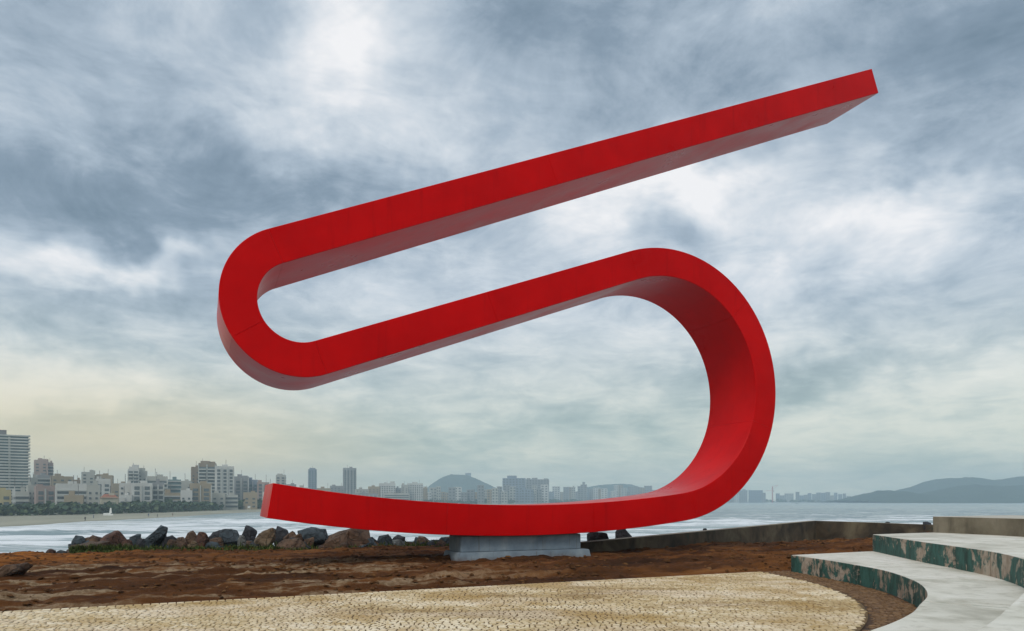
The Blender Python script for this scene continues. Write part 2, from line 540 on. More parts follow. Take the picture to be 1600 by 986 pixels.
ys = np.concatenate([np.linspace(-400, 20, 12), np.geomspace(24, 700, 520), np.geomspace(715, 4300, 50)])
us = np.linspace(-1, 1, 420)
Yg = np.repeat(ys[:, None], len(us), 1)
half = np.maximum(np.abs(Yg) * 0.95 + 60, 60)
half = np.where(Yg < 24, 1200, half)
Xg = us[None, :] * half
wv = fbm(Xg / 95, Yg / 21, 3, 0.5)
rid = 1 - np.abs(fbm(Xg / 130 + 9, Yg / 30 + 3, 3, 0.45)) * 2.6
rid = np.clip(rid, 0, 1) ** 3
xs_ = np.interp(Yg, [p.y for p in SH if p.x < 1600], [p.x for p in SH if p.x < 1600])
act = sstep(Xg - xs_, 6, 70) * sstep(Yg, 60, 110) * (1 - 0.85 * sstep(Yg, 480, 900)) * (1 - sstep(Yg, 700, 1100))
# two or three lines of breakers rolling in over the shallows
brk = 0 * Yg
for (yb_, ln_, sd_) in ((118, 14, 1.0), (165, 16, 4.0), (225, 18, 7.0), (300, 20, 11.0), (380, 24, 15.0), (480, 26, 19.0)):
    yc = yb_ + 0.10 * Xg + 16 * perlin(Xg / 90 + sd_, 0 * Xg + sd_) + 5 * perlin(Xg / 22 + sd_, 0 * Xg + 3)
    brk = brk + np.exp(-((Yg - yc) / (ln_ * 0.30)) ** 2) * np.clip(0.35 + 1.6 * perlin(Xg / 70 + 2 * sd_, 0 * Xg + sd_ * 3), 0, 1)
brk = brk * sstep(Xg - xs_, 10, 90)
Zg = SEA + act * (0.45 * wv + 0.75 * rid + 0.14 * fbm(Xg / 11, Yg / 4.5, 3, 0.5)) + 1.5 * brk * (1 + 0.35 * fbm(Xg / 5, Yg / 4, 2))
sea = grid_mesh('sea', Xg, Yg, Zg, SEAM)
fo = -0.50 + 1.12 * sstep(Yg, 520, 170) + 0.55 * (rid * act) + 0.9 * np.clip(np.roll(brk, 3, 0) - 0.25, 0, 1) - 1.1 * np.clip(np.roll(brk, -4, 0) - np.roll(brk, 3, 0), 0, 1) - 1.3 * np.clip(-wv, 0, 1) * act + 0.25 * sstep(-Xg, 0, 120) * sstep(Yg, 500, 150)
sea.data.attributes.new('foam', 'FLOAT', 'POINT').data.foreach_set('value', fo.ravel().astype(np.float32))
tag(sea, kind='structure')
# a flat skirt of sea out to the sides
mb = MB()
for (x0, x1, y0, y1) in ((-5900, -1250, -400, 900), (1250, 5900, -400, 900)):
    mb.add([(x0, y0, SEA - 0.3), (x1, y0, SEA - 0.3), (x1, y1, SEA - 0.3), (x0, y1, SEA - 0.3)], [(0, 1, 2, 3)])
sk_o = mb.build('water', SEAM)
tag(sk_o, kind='structure')

n = len(SH)
rows = []
for k, (a, b) in enumerate(zip(SH, TL)):
    rows.append([(a.x + (b.x - a.x) * t, a.y + (b.y - a.y) * t, SEA + (-0.5 if t < 0 else 0.03 + 0.36 * min(1, t * 1.5))) for t in (-0.12, 0.0, 0.25, 0.6, 1.0, 1.1)])
A = np.array(rows)
tag(grid_mesh('beach', A[..., 0], A[..., 1], A[..., 2], SAND), kind='structure')
rows = []
for b in TL:
    r = Vector((b.x + 30, b.y - 300)).normalized()
    far = Vector((b.x, b.y)).normalized()
    rows.append([(b.x - 2 * 0, b.y, -5.66), (b.x + far.x * 60 - 30, b.y + far.y * 60, -5.62), (b.x * 1.35 - 500, b.y + 900, -5.6), (b.x * 1.6 - 900, min(b.y + 2600, 4300), -5.6)])
A = np.array(rows)
tag(grid_mesh('city_ground', A[..., 0], A[..., 1], A[..., 2], LAND), kind='structure')


def hill(name, prof, D, depth, rough=1.0):
    """ridge line given as picture columns and heights at distance D, with slopes of real depth"""
    pr = sorted(prof)
    pxs = np.linspace(pr[0][0], pr[-1][0], 160)
    hs = np.interp(pxs, [p[0] for p in pr], [p[1] for p in pr])
    hs = np.array([z_at(h, D) for h in hs]) + 6.5
    k = np.array([1, 2, 3, 2, 1]) / 9
    hs = np.convolve(np.pad(hs, 2, 'edge'), k, 'valid')
    vs = np.linspace(-1, 1, 50)
    X = np.repeat(((pxs - 800) / FPX * D)[None, :], 50, 0)
    Y = D + vs[:, None] * depth + 0 * X
    prof_v = (np.cos(vs * math.pi) * 0.5 + 0.5)[:, None] ** 0.8
    gul = fbm(X / 130, Y / 130, 5, 0.55)
    Z = -6.5 + hs[None, :] * prof_v * (1 + 0.28 * rough * gul * (1 - prof_v * 0.75)) + 3.5 * rough * fbm(X / 26, Y / 26, 3, 0.6) * prof_v * (hs[None, :] > 4)
    o = grid_mesh(name, X, Y, Z, HILL)
    return tag(o, kind='structure')


hill('hill', [(640, 789), (660, 772), (675, 756), (695, 744), (706, 741), (730, 743), (745, 749), (775, 762), (800, 772), (830, 786)], 3500, 320, 0.7)
hill('hill', [(895, 788), (915, 762), (935, 758), (960, 756), (985, 757), (1010, 764), (1040, 776), (1070, 787)], 3700, 340, 0.7)
hill('mountain', [(1322, 783), (1345, 777), (1370, 769), (1390, 766), (1410, 768.5), (1430, 773), (1460, 769), (1490, 762), (1520, 757), (1560, 760), (1600, 758), (1700, 750), (1900, 752), (2200, 776)], 2380, 320)
hill('mountain', [(1360, 782), (1400, 770), (1445, 757), (1456, 751.5), (1490, 746), (1505, 745.5), (1545, 751), (1570, 749), (1600, 744), (1720, 738), (1900, 743), (2200, 770)], 3000, 400)

# ------------------------------------------------------------------ tree belt on the promenade
mb = MB()
tot = 0
for i in range(len(TL) - 1):
    a, b = TL[i], TL[i + 1]
    if b.y < 200:
        continue
    L = (b - a).length
    D = a.y
    gap = max(4.5, D / 110)
    for k in range(int(L / gap) + 1):
        t = random.random()
        for row in range(3):
            off = row * 7 + random.uniform(0, 5)
            c = a.lerp(b, t)
            nrm = Vector((-(b - a).y, (b - a).x)).normalized()
            c = c + nrm * off + Vector((random.uniform(-2, 2), random.uniform(-2, 2)))
            h = random.uniform(4.2, 7.6) * (1 + min(D, 2600) / 2600 * 0.7) * (0.8 + 0.35 * mnoise.noise((c.x * 0.03, c.y * 0.012, 0)) + 0.2 * row / 3)
            w = h * random.uniform(0.42, 0.62) * (1 + D / 2500)
            nl = 26 if D < 700 else 12
            for q in range(nl):
                th, ph = random.uniform(0, 6.283), random.uniform(-0.2, 1)
                rr = random.uniform(0.5, 1.0)
                p = Vector((c.x + math.cos(th) * w * rr * math.cos(ph), c.y + math.sin(th) * w * rr * math.cos(ph), -5.7 + h * 0.55 + math.sin(ph) * h * 0.5 * rr - (0.4 * h if random.random() < 0.25 else 0)))
                s_ = w * random.uniform(0.22, 0.42)
                u = Vector((random.gauss(0, 1), random.gauss(0, 1), random.gauss(0, 1))).normalized()
                v = u.orthogonal().normalized()
                mb.add([p + u * s_, p + v * s_, p - u * s_ * 0.9, p - v * s_], [(0, 1, 2, 3)])
tag(mb.build('tree_belt', LEAF), kind='stuff')

# ------------------------------------------------------------------ the city
PAL = {
    'white': (0.62, 0.62, 0.58), 'cream': (0.52, 0.48, 0.36), 'pale': (0.46, 0.46, 0.41), 'grey': (0.30, 0.31, 0.31), 'tan': (0.37, 0.30, 0.20),
    'pink': (0.40, 0.30, 0.26), 'brown': (0.28, 0.215, 0.145), 'teal': (0.20, 0.28, 0.28), 'blue': (0.25, 0.30, 0.36), 'yellow': (0.48, 0.41, 0.22),
}
WM = {k: plain(k + '_render', tuple(x * 0.78 for x in c), 0.8, 0.10, 0.08) for k, c in PAL.items()}
GLASS = plain('window_glass', (0.09, 0.11, 0.115), 0.25, 0.3, 0.05)
GLASS_T = plain('teal_glass', (0.075, 0.13, 0.14), 0.2, 0.3, 0.05)
SLABM = plain('balcony_concrete', (0.42, 0.43, 0.40), 0.8, 0.1, 0.1)
ROOFM = plain('dark_roof', (0.14, 0.13, 0.13), 0.8, 0.2, 0.1)
TILE = plain('red_roof_tiles', (0.24, 0.085, 0.045), 0.8, 0.25, 0.6)


def building(x0, x1, top, D, style, color, label, crown=(), group=None, yaw=None, depth=None, cat='building', kind=None, roofcol=None):
    cx = (x0 + x1) / 2
    X, Y = at(cx, D)
    th = math.atan(X / Y)
    w = (x1 - x0) * D / FPX * math.cos(th)
    zb = -5.8
    h = z_at(top, D) - zb
    dp = depth or min(max(w * 0.8, 9), 24)
    yaw = random.uniform(-7, 7) if yaw is None else yaw
    far = D > 1300
    root = empty('apartment_building' if kind is None else kind, (X, Y, zb), -th + R(yaw), label, cat, group)
    if far:                                    # a few pixels wide: body with crown and dark window bands
        nf = max(3, int(h / 6))
        m = MB(); m.box(0, dp / 2, 0, w, dp, h); m.build('wall', WM[color], root)
        g = MB()
        nc = max(2, int(w / 7))
        for c in range(nc):
            for f in range(nf):
                g.box(-w / 2 + (c + 0.5) * w / nc, -0.05, 2 + (f + 0.25) * (h - 3) / nf, w / nc * 0.55, 0.3, (h - 3) / nf * 0.5)
        tag(g.build('window', GLASS, root), kind='stuff')
    else:
        fh = 3.1
        nf = max(2, int((h - 1.5) / fh))
        m = MB(); m.box(0, dp / 2, 0, w, dp, h)
        m.box(0, dp / 2, h + 0.002, w * 0.985, dp * 0.985, 0.9)              # parapet band set just inside the wall line
        m.build('wall', WM[color], root)
        g, s = MB(), MB()
        slabs = []
        if style == 'grid':
            nc = max(2, int(w / 3.6))
            for f in range(nf):
                for c in range(nc):
                    g.box(-w / 2 + (c + 0.5) * w / nc, -0.06, 1.2 + f * fh + 0.6, w / nc * 0.56, 0.3, 1.75)
        elif style == 'band':
            for f in range(nf):
                g.box(0, -0.06, 1.2 + f * fh + 0.9, w * 0.93, 0.3, 1.5)
                s.box(0, -0.35, 1.2 + f * fh + 2.55, w * 0.985, 0.8, 0.75)
        elif style == 'balcony':
            for f in range(nf):
                z = 1.2 + f * fh
                g.box(0, -0.06, z + 0.8, w * 0.95, 0.3, 2.0)
                for q in (-1, 1):
                    s.box(q * w * 0.26, -0.95, z, w * 0.40, 1.9, 1.0)
            for q in (-0.5, 0, 0.5):
                s.box(q * w * 0.97, -0.35, 0, 0.8, 0.8, h - 0.5)
        elif style == 'vert':
            nc = max(2, int(w / 5))
            for c in range(nc):
                xc = -w / 2 + (c + 0.5) * w / nc
                for f in range(nf):
                    g.box(xc, -0.06, 1.2 + f * fh + 0.5, w / nc * 0.5, 0.3, 2.1)
                s.box(xc + w / nc * 0.5 - 0.35, -0.35, 0, 0.7, 0.8, h - 0.6)
        elif style == 'plain':
            nc = max(2, int(w / 4.5))
            for f in range(nf):
                for c in range(nc):
                    if (c + f) % 5:
                        g.box(-w / 2 + (c + 0.5) * w / nc, -0.06, 1.2 + f * fh + 0.8, w / nc * 0.38, 0.3, 1.3)
        # the side that turns to the camera also has openings
        sgn = 1 if X < 0 else -1
        for f in range(nf):
            for c in range(2):
                g.box(sgn * (w / 2 + 0.06), (c + 0.5) * dp / 2, 1.2 + f * fh + 0.8, 0.3, 1.5, 1.3)
        tag(g.build('window', GLASS_T if color in ('teal', 'blue') else GLASS, root), kind='stuff')
        if s.v:
            tag(s.build('balcony', SLABM, root), kind='stuff')
    if not far:                                # water tanks and aerials on the roof
        m = MB(); m.box(w * random.uniform(-.3, .3), dp * .55, h - .3, min(4.5, w * .3), 4, random.uniform(2.4, 4.0)); m.build('roof_tank', WM[color], root)
        xa = w * random.uniform(-.35, .35)
        m = MB(); m.bar((xa, dp * .4, h), (xa, dp * .4, h + random.uniform(5, 8)), .28); m.build('aerial', ROOFM, root)
    for (c0, c1, ct) in crown:
        ww = (c1 - c0) * D / FPX * math.cos(th)
        xc = ((c0 + c1) / 2 - cx) * D / FPX * math.cos(th)
        m = MB()
        m.box(xc, dp * 0.5, h - 0.5, ww, dp * 0.6, z_at(ct, D) - zb - h + 0.5)
        m.build('roof_block', WM[color], root)
    if roofcol:
        m = MB()
        m.add([(-w * .53, -.5, h + .3), (w * .53, -.5, h + .3), (w * .53, dp + .5, h + .3), (-w * .53, dp + .5, h + .3), (-w * .3, dp / 2, h + 2.6), (w * .3, dp / 2, h + 2.6)], [(0, 1, 5, 4), (2, 3, 4, 5), (1, 2, 5), (3, 0, 4), (3, 2, 1, 0)])
        m.build('roof', roofcol, root)
    return root


# the tall glass tower at the left edge: every balcony slab is a part
D = 520
X, Y = at(4, D)
th = math.atan(X / Y)
w = 88 * D / FPX * math.cos(th)
zb = -5.8
h = z_at(680, D) - zb
tw = empty('glass_tower', (X, Y, zb), -th + R(3), 'tallest tower at left edge with stacked wavy balconies and dark roof block', 'building')
m = MB(); m.box(0, 9, 0, w * 0.93, 18, h); m.build('wall', GLASS_T, tw)
nf = 25
for f in range(nf + 1):
    z = f * (h - 0.5) / nf
    m = MB()
    pts = []
    NS = 26
    wob = random.uniform(-0.8, 0.8)
    for k in range(NS + 1):
        x = -w / 2 + w * k / NS
        pts.append((x, -1.2 - 1.1 * math.sin(k / NS * 9 + 0.25 * f) * 0.6 - 0.6))
    ring = pts + [(w / 2 + wob, 5), (w / 2 + wob, 19), (-w / 2, 19)]
    nn = len(ring)
    m.add([(x, y, z) for x, y in ring] + [(x, y, z + 1.05) for x, y in ring], [tuple(range(nn))[::-1], tuple(range(nn, 2 * nn))] + [(k, (k + 1) % nn, nn + (k + 1) % nn, nn + k) for k in range(nn)])
    m.build('balcony_slab', SLABM, tw)
for q in (-0.22, 0.12):
    m = MB(); m.box(q * w, -0.4, 0, 1.3, 1.0, h - 1); m.build('facade_fin', WM['pale'], tw)
m = MB(); m.box((-14) * D / FPX, 9, h, w * 0.55, 10, z_at(671, D) - zb - h); m.build('roof_block', ROOFM, tw)

B = building
B(-30, 18, 768, 385, 'grid', 'yellow', 'low yellowish block at foot of the tallest glass tower', yaw=2)
B(19, 24, 766, 388, 'plain', 'white', 'narrow white slab beside the low yellowish block', yaw=0, depth=9)
B(53, 75, 720, 690, 'plain', 'pink', 'pinkish tower with stepped crown right of the tallest tower', [(64, 75, 717)], yaw=-4)
B(75, 83, 724, 700, 'band', 'pink', 'slim wing joined to right of the pinkish stepped tower')
B(45, 59, 748, 560, 'plain', 'pale', 'pale block squeezed between tallest tower and pinkish tower')
B(58, 80, 744, 600, 'band', 'grey', 'grey block standing just in front of the pinkish stepped tower')
B(80, 115, 746, 590, 'plain', 'tan', 'tan block with dark sloping roof right of pinkish tower', [(80, 100, 743.5)])
B(116, 126, 751, 640, 'plain', 'brown', 'small brown block between sloping roofed block and pale stepped tower')
B(44, 56, 760, 440, 'plain', 'pale', 'low pale block left of the pink fronted block')
B(56, 88, 762, 430, 'vert', 'pink', 'pink fronted low block under a white lintel band', [(64, 87, 759)])
B(88, 136, 758, 420, 'band', 'white', 'wide white block with long dark horizontal window bands', yaw=3)
B(127, 148, 739, 640, 'plain', 'pale', 'pale stepped tower with small block on its roof', [(144, 149, 735)])
B(148, 176, 744, 650, 'plain', 'tan', 'tan block behind the white building with square windows', [(150, 168, 741)])
B(136, 156, 760, 425, 'plain', 'pale', 'blank pale slab right of the wide banded white block', yaw=-6)
B(149, 173, 750, 500, 'grid', 'white', 'white building with a regular grid of dark square windows', yaw=1, depth=16)
B(158, 185, 779, 405, 'plain', 'cream', 'low cream house under a red tiled roof', roofcol=TILE, kind='house', cat='house', yaw=4)
B(176, 200, 757, 620, 'plain', 'tan', 'tan flat topped block behind the red roofed house')
B(200, 217, 734, 660, 'balcony', 'white', 'white tower with a tall square block on its roof', [(206, 216, 726)])
B(216, 229, 737, 670, 'plain', 'pale', 'tower with dark roof box right of the white tower', [(217, 226, 731)])
B(186, 205, 757, 440, 'plain', 'white', 'left one of two blank white slabs facing the beach', yaw=-3)
B(206, 238, 757, 436, 'vert', 'white', 'white slab with dark vertical recesses facing the beach', yaw=3)
B(229, 262, 746, 540, 'balcony', 'pale', 'broad pale block ruled with close balcony lines', [(231, 260, 744.5)])
B(238, 256, 756, 450, 'balcony', 'grey', 'grey balconied block right of the recessed white slab')
B(262, 283, 751, 560, 'band', 'teal', 'teal glass block with horizontal bands')
B(283, 299, 753, 580, 'plain', 'pale', 'pale block left of the tall brown tower')
B(299, 312, 731, 660, 'plain', 'brown', 'darker wing on left of the tall brown tower')
B(310, 337, 725, 640, 'balcony', 'brown', 'tall brown tower with square crown', [(313, 327, 720)], yaw=-5)
B(297, 331, 757, 510, 'vert', 'tan', 'tan slab at foot of the tall brown tower')
B(337, 366, 730, 620, 'vert', 'white', 'white framed tower right of the brown tower', [(352, 366, 728.5)], yaw=4)
B(366, 389, 746, 650, 'vert', 'grey', 'grey block right of the white framed tower', [(378, 387, 743)])
B(388, 403, 751, 660, 'vert', 'blue', 'bluish block with vertical stripes by the ribbon tip')
B(402, 421, 755, 640, 'vert', 'pink', 'pinkish striped block just left of the ribbon tip')
B(420, 432, 761, 640, 'band', 'cream', 'cream banded block behind the ribbon tip')
B(431, 446, 743, 820, 'grid', 'pale', 'slim pale tower with split top above the ribbon tip', [(433, 441, 740)])
B(446, 463, 758, 800, 'plain', 'grey', 'grey block right of the slim pale tower with split top')
B(463, 483, 763, 820, 'plain', 'pale', 'pale low block left of the dark bluish tower')
B(482, 495, 734, 1150, 'grid', 'blue', 'bluish tower with narrow cap rising over the skyline', [(484, 493, 731)])
B(495, 517, 764, 900, 'band', 'tan', 'tan banded block right of the bluish capped tower')
B(516, 538, 760, 980, 'plain', 'grey', 'grey block left of the wide flat topped tower')
B(537, 557, 732, 1150, 'vert', 'grey', 'wide flat topped tower standing alone over the skyline', [(541, 557, 731)])
B(556, 576, 765, 1040, 'plain', 'pale', 'pale low block at foot of the wide flat topped tower')
B(575, 593, 761, 1100, 'plain', 'tan', 'tan block left of the jagged topped white block')
B(592, 618, 756, 1180, 'grid', 'white', 'white block with jagged roofline left of the city hill', [(600, 606, 753.5), (610, 617, 752)])
B(617, 627, 763, 1200, 'plain', 'grey', 'small grey block between two white blocks left of the hill')
B(627, 638, 758, 1220, 'plain', 'pale', 'pale block with flat cap two along from the city hill')
B(637, 661, 756, 1240, 'grid', 'white', 'white block with a gabled roof box left of the hill', [(645, 653, 753)])
B(660, 668, 763, 1290, 'plain', 'tan', 'narrow tan block touching the left foot of the hill')
B(727, 736, 739, 3480, 'plain', 'blue', 'square bluish block standing on top of the city hill', depth=14)
B(785, 820, 747, 1750, 'plain', 'blue', 'bulky bluish block with raised roof right of the hill', [(792, 806, 743)])
B(822, 858, 749, 1800, 'plain', 'grey', 'long greyish block with bumpy roofline right of bulky block', [(823, 829, 747), (831, 840, 746.5), (850, 857, 747.5)])
B(907, 917, 757, 2150, 'plain', 'grey', 'slim tower with cap at left foot of the second hill', [(910, 914, 753)])
B(893, 899, 761, 2120, 'plain', 'pale', 'narrow pointed block left of the slim capped tower', [(895, 897.5, 759)])
B(1076, 1085, 750, 2680, 'plain', 'blue', 'tallest bluish tower of the far skyline with peaked cap', [(1078, 1083, 748)])
B(1120, 1127, 757, 2700, 'plain', 'tan', 'slim tan tower rising between far hazy blocks')
B(1153, 1168, 766, 2740, 'plain', 'grey', 'grey far block with small roof peak left of the crane', [(1160, 1165, 764.5)])
B(1170, 1192, 766, 2760, 'plain', 'blue', 'broad far block nearest to the red crane')
ORD = 'first second third fourth fifth sixth seventh eighth ninth tenth eleventh twelfth thirteenth fourteenth fifteenth sixteenth seventeenth eighteenth nineteenth twentieth'.split()
ORD += ['twenty-' + o for o in ORD[:9]] + ['thirtieth'] + ['thirty-' + o for o in ORD[:9]]
ROWS = {}


def row_block(group, x0, x1, top, D, style, color):
    ROWS.setdefault(group, []).append((x0, B(x0, x1, top, D, style, color, None, group=group), color))


GH = ('tiny hazy high rise block in far skyline right of the wide loop', 'far hazy blocks')
for (a, b, t_, c) in ((1042, 1051, 768, 'grey'), (1052, 1067, 764, 'pale'), (1056, 1062, 761, 'pale'), (1067, 1076, 768, 'blue'), (1071, 1085, 765, 'grey'), (1085, 1092, 767, 'grey'), (1091, 1104, 758, 'tan'), (1104, 1112, 757, 'pale'), (1111, 1119, 758, 'grey'),
                      (1098, 1110, 768, 'white'), (1128, 1140, 763, 'pale'), (1139, 1148, 767, 'grey'), (1147, 1154, 771, 'white'), (1190, 1196, 770, 'grey')):
    row_block(GH[1], a, b, t_, random.uniform(2650, 2800), 'plain', c)
GC = ('pale hazy block in the row right of the red crane', 'hazy blocks right of the crane')
for (a, b, t_) in ((1212, 1218, 771), (1218, 1226, 774), (1226, 1240, 771), (1243, 1249, 768.5), (1249, 1256, 774), (1256, 1262, 773), (1262, 1268, 770.5), (1269, 1275, 772), (1275, 1282, 769.5), (1283, 1290, 770), (1290, 1297, 769),
                   (1297, 1303, 774), (1303, 1308, 770), (1310, 1316, 772), (1317, 1322, 771), (1323, 1330, 775)):
    row_block(GC[1], a, b, t_, random.uniform(2900, 3150), 'plain', random.choice(['pale', 'grey', 'blue']))
GM = ('small hazy block in the shore row in front of the city hill', 'hazy blocks under the city hill')
x = 656
while x < 785:
    ww = random.uniform(6, 12)
    row_block(GM[1], x, x + ww, random.uniform(757, 770), random.uniform(1400, 1560), 'plain', random.choice(['white', 'pale', 'pale', 'grey', 'pink', 'tan']))
    x += ww - random.uniform(0.8, 3.0)
GN = ('small hazy block in the shore row between the two city hills', 'hazy blocks between the two hills')
x = 778
while x < 1042:
    ww = random.uniform(6, 12)
    row_block(GN[1], x, x + ww, random.uniform(757, 770), random.uniform(2100, 2500) if x > 850 else random.uniform(1600, 1700), 'plain', random.choice(['white', 'pale', 'grey', 'grey', 'tan', 'blue']))
    x += ww - random.uniform(0.8, 3.0)
GL = ('low pale block glimpsed over the promenade trees on the left shore', 'low blocks behind the promenade trees')
for (a, b, t_, D_) in ((24, 46, 770, 430), (100, 130, 776, 410), (186, 206, 776, 425), (256, 282, 772, 470), (282, 300, 768, 500), (330, 352, 772, 530), (352, 372, 775, 540), (380, 402, 771, 570), (410, 432, 770, 600), (440, 470, 770, 680), (474, 505, 771, 740), (510, 545, 772, 830), (552, 590, 772, 930), (600, 640, 771, 1100)):
    row_block(GL[1], a, b, t_, D_, random.choice(['band', 'plain', 'vert']), random.choice(['pale', 'white', 'tan', 'grey']))

PHR = {GH[1]: 'hazy far block, {} from left in the skyline between the loop and the crane', GC[1]: 'tiny hazy block, {} along the shore rightward from the red crane',
       GM[1]: 'small block, {} from left in shore row before the first hill', GN[1]: 'small hazy block, {} from left in shore row right of the first hill',
       GL[1]: 'low {c} block behind the beach trees, {} of the low row from left'}
for g_, items in ROWS.items():
    for k, (x_, o_, c_) in enumerate(sorted(items, key=lambda q: q[0])):
        o_['label'] = PHR[g_].format(ORD[k], c=c_)
# tower crane
CRM = plain('crane_red', (0.45, 0.06, 0.045), 0.6)
cx, cy = at(1207, 2780)
cr = empty('tower_crane', (cx, cy, -5.8), 0, 'thin red tower crane over the far shore', 'crane')
top = z_at(760, 2780) + 5.8
m = MB()
for a in (-1, 1):
    for b in (-1, 1):
        m.bar((a * 1.2, b * 1.2, 0), (a * 1.2, b * 1.2, top), 0.9)
for k in range(10):
    z = top * k / 10
    m.bar((-1.2, -1.2, z), (1.2, -1.2, z + top / 10), 0.5)
    m.bar((1.2, 1.2, z), (-1.2, 1.2, z + top / 10), 0.5)
m.build('mast', CRM, cr)
zj = z_at(767, 2780) + 5.8
m = MB()
for dz, dy in ((0, -1), (0, 1), (2.2, 0)):
    m.bar((-25, dy, zj + dz), (4, dy, zj + dz), 0.7)
m.build('jib', CRM, cr)
m = MB(); m.bar((0, 0, top - 1), (21, 0, top + 5), 0.8); m.bar((0, 0, zj + 3), (20, 0, top + 3.5), 0.5); m.build('boom', CRM, cr)
m = MB(); m.box(5, 0, zj - 2, 3, 2.5, 3); m.build('counterweight', ROOFM, cr)

# ------------------------------------------------------------------ beach: monument, kiosk, people, boats
WHITE = plain('white_paint', (0.72, 0.72, 0.68), 0.6)
D = 345
X, Y = at(169, D)
mo = empty('monument', (X, Y, -5.75), R(30), 'small white monument with an upright slab on beach before trees', 'monument')
m = MB(); m.box(0, 0, 0, 4.2, 2.4, 0.9); m.box(-0.5, 0, 0.9, 3.2, 2.0, 0.35); m.build('base', WHITE, mo)
m = MB()
m.add([(0.5, -.5, 1.25), (1.6, -.5, 1.25), (1.6, .5, 1.25), (0.5, .5, 1.25), (0.75, -.35, 3.7), (1.3, -.35, 3.9), (1.3, .35, 3.9), (0.75, .35, 3.7)], [(3, 2, 1, 0), (4, 5, 6, 7), (0, 1, 5, 4), (1, 2, 6, 5), (2, 3, 7, 6), (3, 0, 4, 7)])
m.build('upright_slab', WHITE, mo)
D = 560
X, Y = at(389, D)
ki = empty('lifeguard_post', (X, Y, -5.75), R(20), 'tiny pale lifeguard post on the beach near the ribbon tip', 'lifeguard post')
m = MB()
for a in (-1, 1):
    for b in (-1, 1):
        m.box(a * 0.8, b * 0.8, 0, 0.2, 0.2, 1.4)
m.build('stilt', WHITE, ki)
m = MB(); m.box(0, 0, 1.4, 2.1, 2.1, 1.7); m.build('cabin', WHITE, ki)
m = MB(); m.add([(-1.3, -1.3, 3.1), (1.3, -1.3, 3.1), (1.3, 1.3, 3.1), (-1.3, 1.3, 3.1), (0, 0, 4.0)], [(0, 1, 4), (1, 2, 4), (2, 3, 4), (3, 0, 4), (3, 2, 1, 0)]); m.build('roof', ROOFM, ki)

PM = [plain('dark_clothing', (0.03, 0.03, 0.04), 0.8), plain('blue_clothing', (0.05, 0.08, 0.16), 0.8), plain('brown_clothing', (0.14, 0.08, 0.05), 0.8)]
SKIN = plain('skin', (0.28, 0.16, 0.10), 0.6)


def person(px, D, rz, mat, label, stride=0.25):
    X, Y = at(px, D)
    zg = -6.05
    V = [(0, 0, .95), (0, 0, 1.18), (0, 0, 1.42), (0, 0, 1.52), (0, 0.02, 1.64), (0, 0, 1.76),
         (.10, 0, .92), (.11, stride * .5, .5), (.11, stride * .6, .07), (.11, stride * .6 + .16, .04),
         (-.10, 0, .92), (-.11, -stride * .4, .5), (-.11, -stride * .8, .08), (-.11, -stride * .8 + .16, .04),
         (.19, 0, 1.40), (.25, -.06, 1.14), (.26, .06, .90), (.26, .1, .80),
         (-.19, 0, 1.40), (-.25, .03, 1.14), (-.26, .12, .90), (-.26, .16, .80)]
    E = [(0, 1), (1, 2), (2, 3), (3, 4), (4, 5), (0, 6), (6, 7), (7, 8), (8, 9), (0, 10), (10, 11), (11, 12), (12, 13), (2, 14), (14, 15), (15, 16), (16, 17), (2, 18), (18, 19), (19, 20), (20, 21)]
    rad = [.14, .13, .15, .06, .10, .07, .095, .065, .045, .04, .095, .065, .045, .04, .06, .045, .035, .03, .06, .045, .035, .03]
    me = bpy.data.meshes.new('person')
    me.from_pydata(V, E, [])
    me.materials.append(mat)
    o = link('person', me)
    o.location = (X, Y, zg)
    o.rotation_euler = (0, 0, rz)
    md = o.modifiers.new('skin', 'SKIN')
    for i, r in enumerate(rad):
        me.skin_vertices[0].data[i].radius = (r, r)
    me.skin_vertices[0].data[0].use_root = True
    sb = o.modifiers.new('sub', 'SUBSURF')
    sb.levels = sb.render_levels = 1
    tag(o, label, 'person')


person(133, 262, R(40), PM[0], 'dark clothed person walking alone at the left waterline')
person(246, 318, R(-60), PM[0], 'dark clothed person standing at waterline left of a second walker')
person(270, 336, R(80), PM[2], 'person in brown standing further along the waterline', 0.15)
person(232, 330, R(10), PM[1], 'person in blue standing back on the sand', 0.1)
person(146, 300, R(120), PM[1], 'person in blue walking on sand above the lone walker')


def boat(px, D, L, label, mast=False):
    X, Y = at(px, D)
    b = empty('boat', (X, Y, SEA), R(15), label, 'boat')
    m = MB()
    pr = [(-0.5, .34), (-.3, .40), (.1, .40), (.35, .26), (.5, .02)]
    for i in range(len(pr) - 1):
        (xa, wa), (xb, wb) = pr[i], pr[i + 1]
        ha, hb = .22 + .08 * max(0, xa), .22 + .16 * max(0, xb)
        m.add([(xa * L, -wa * L * .4, ha * L), (xa * L, wa * L * .4, ha * L), (xb * L, wb * L * .4, hb * L), (xb * L, -wb * L * .4, hb * L),
               (xa * L, -wa * L * .25, -.05 * L), (xa * L, wa * L * .25, -.05 * L), (xb * L, wb * L * .25, -.05 * L), (xb * L, -wb * L * .25, -.05 * L)],
              [(3, 2, 1, 0), (0, 4, 7, 3), (1, 2, 6, 5), (4, 5, 6, 7)] + ([(0, 1, 5, 4)] if i == 0 else []) + ([(2, 3, 7, 6)] if i == 3 else []))
    m.build('hull', PM[0] if not mast else WHITE, b)
    m = MB(); m.box(-.08 * L, 0, .22 * L, .3 * L, .22 * L, .22 * L); m.build('cabin', PM[1] if not mast else WHITE, b)
    if mast:
        m = MB(); m.bar((.05 * L, 0, .2 * L), (.05 * L, 0, 1.6 * L), .045 * L); m.build('mast', WHITE, b)


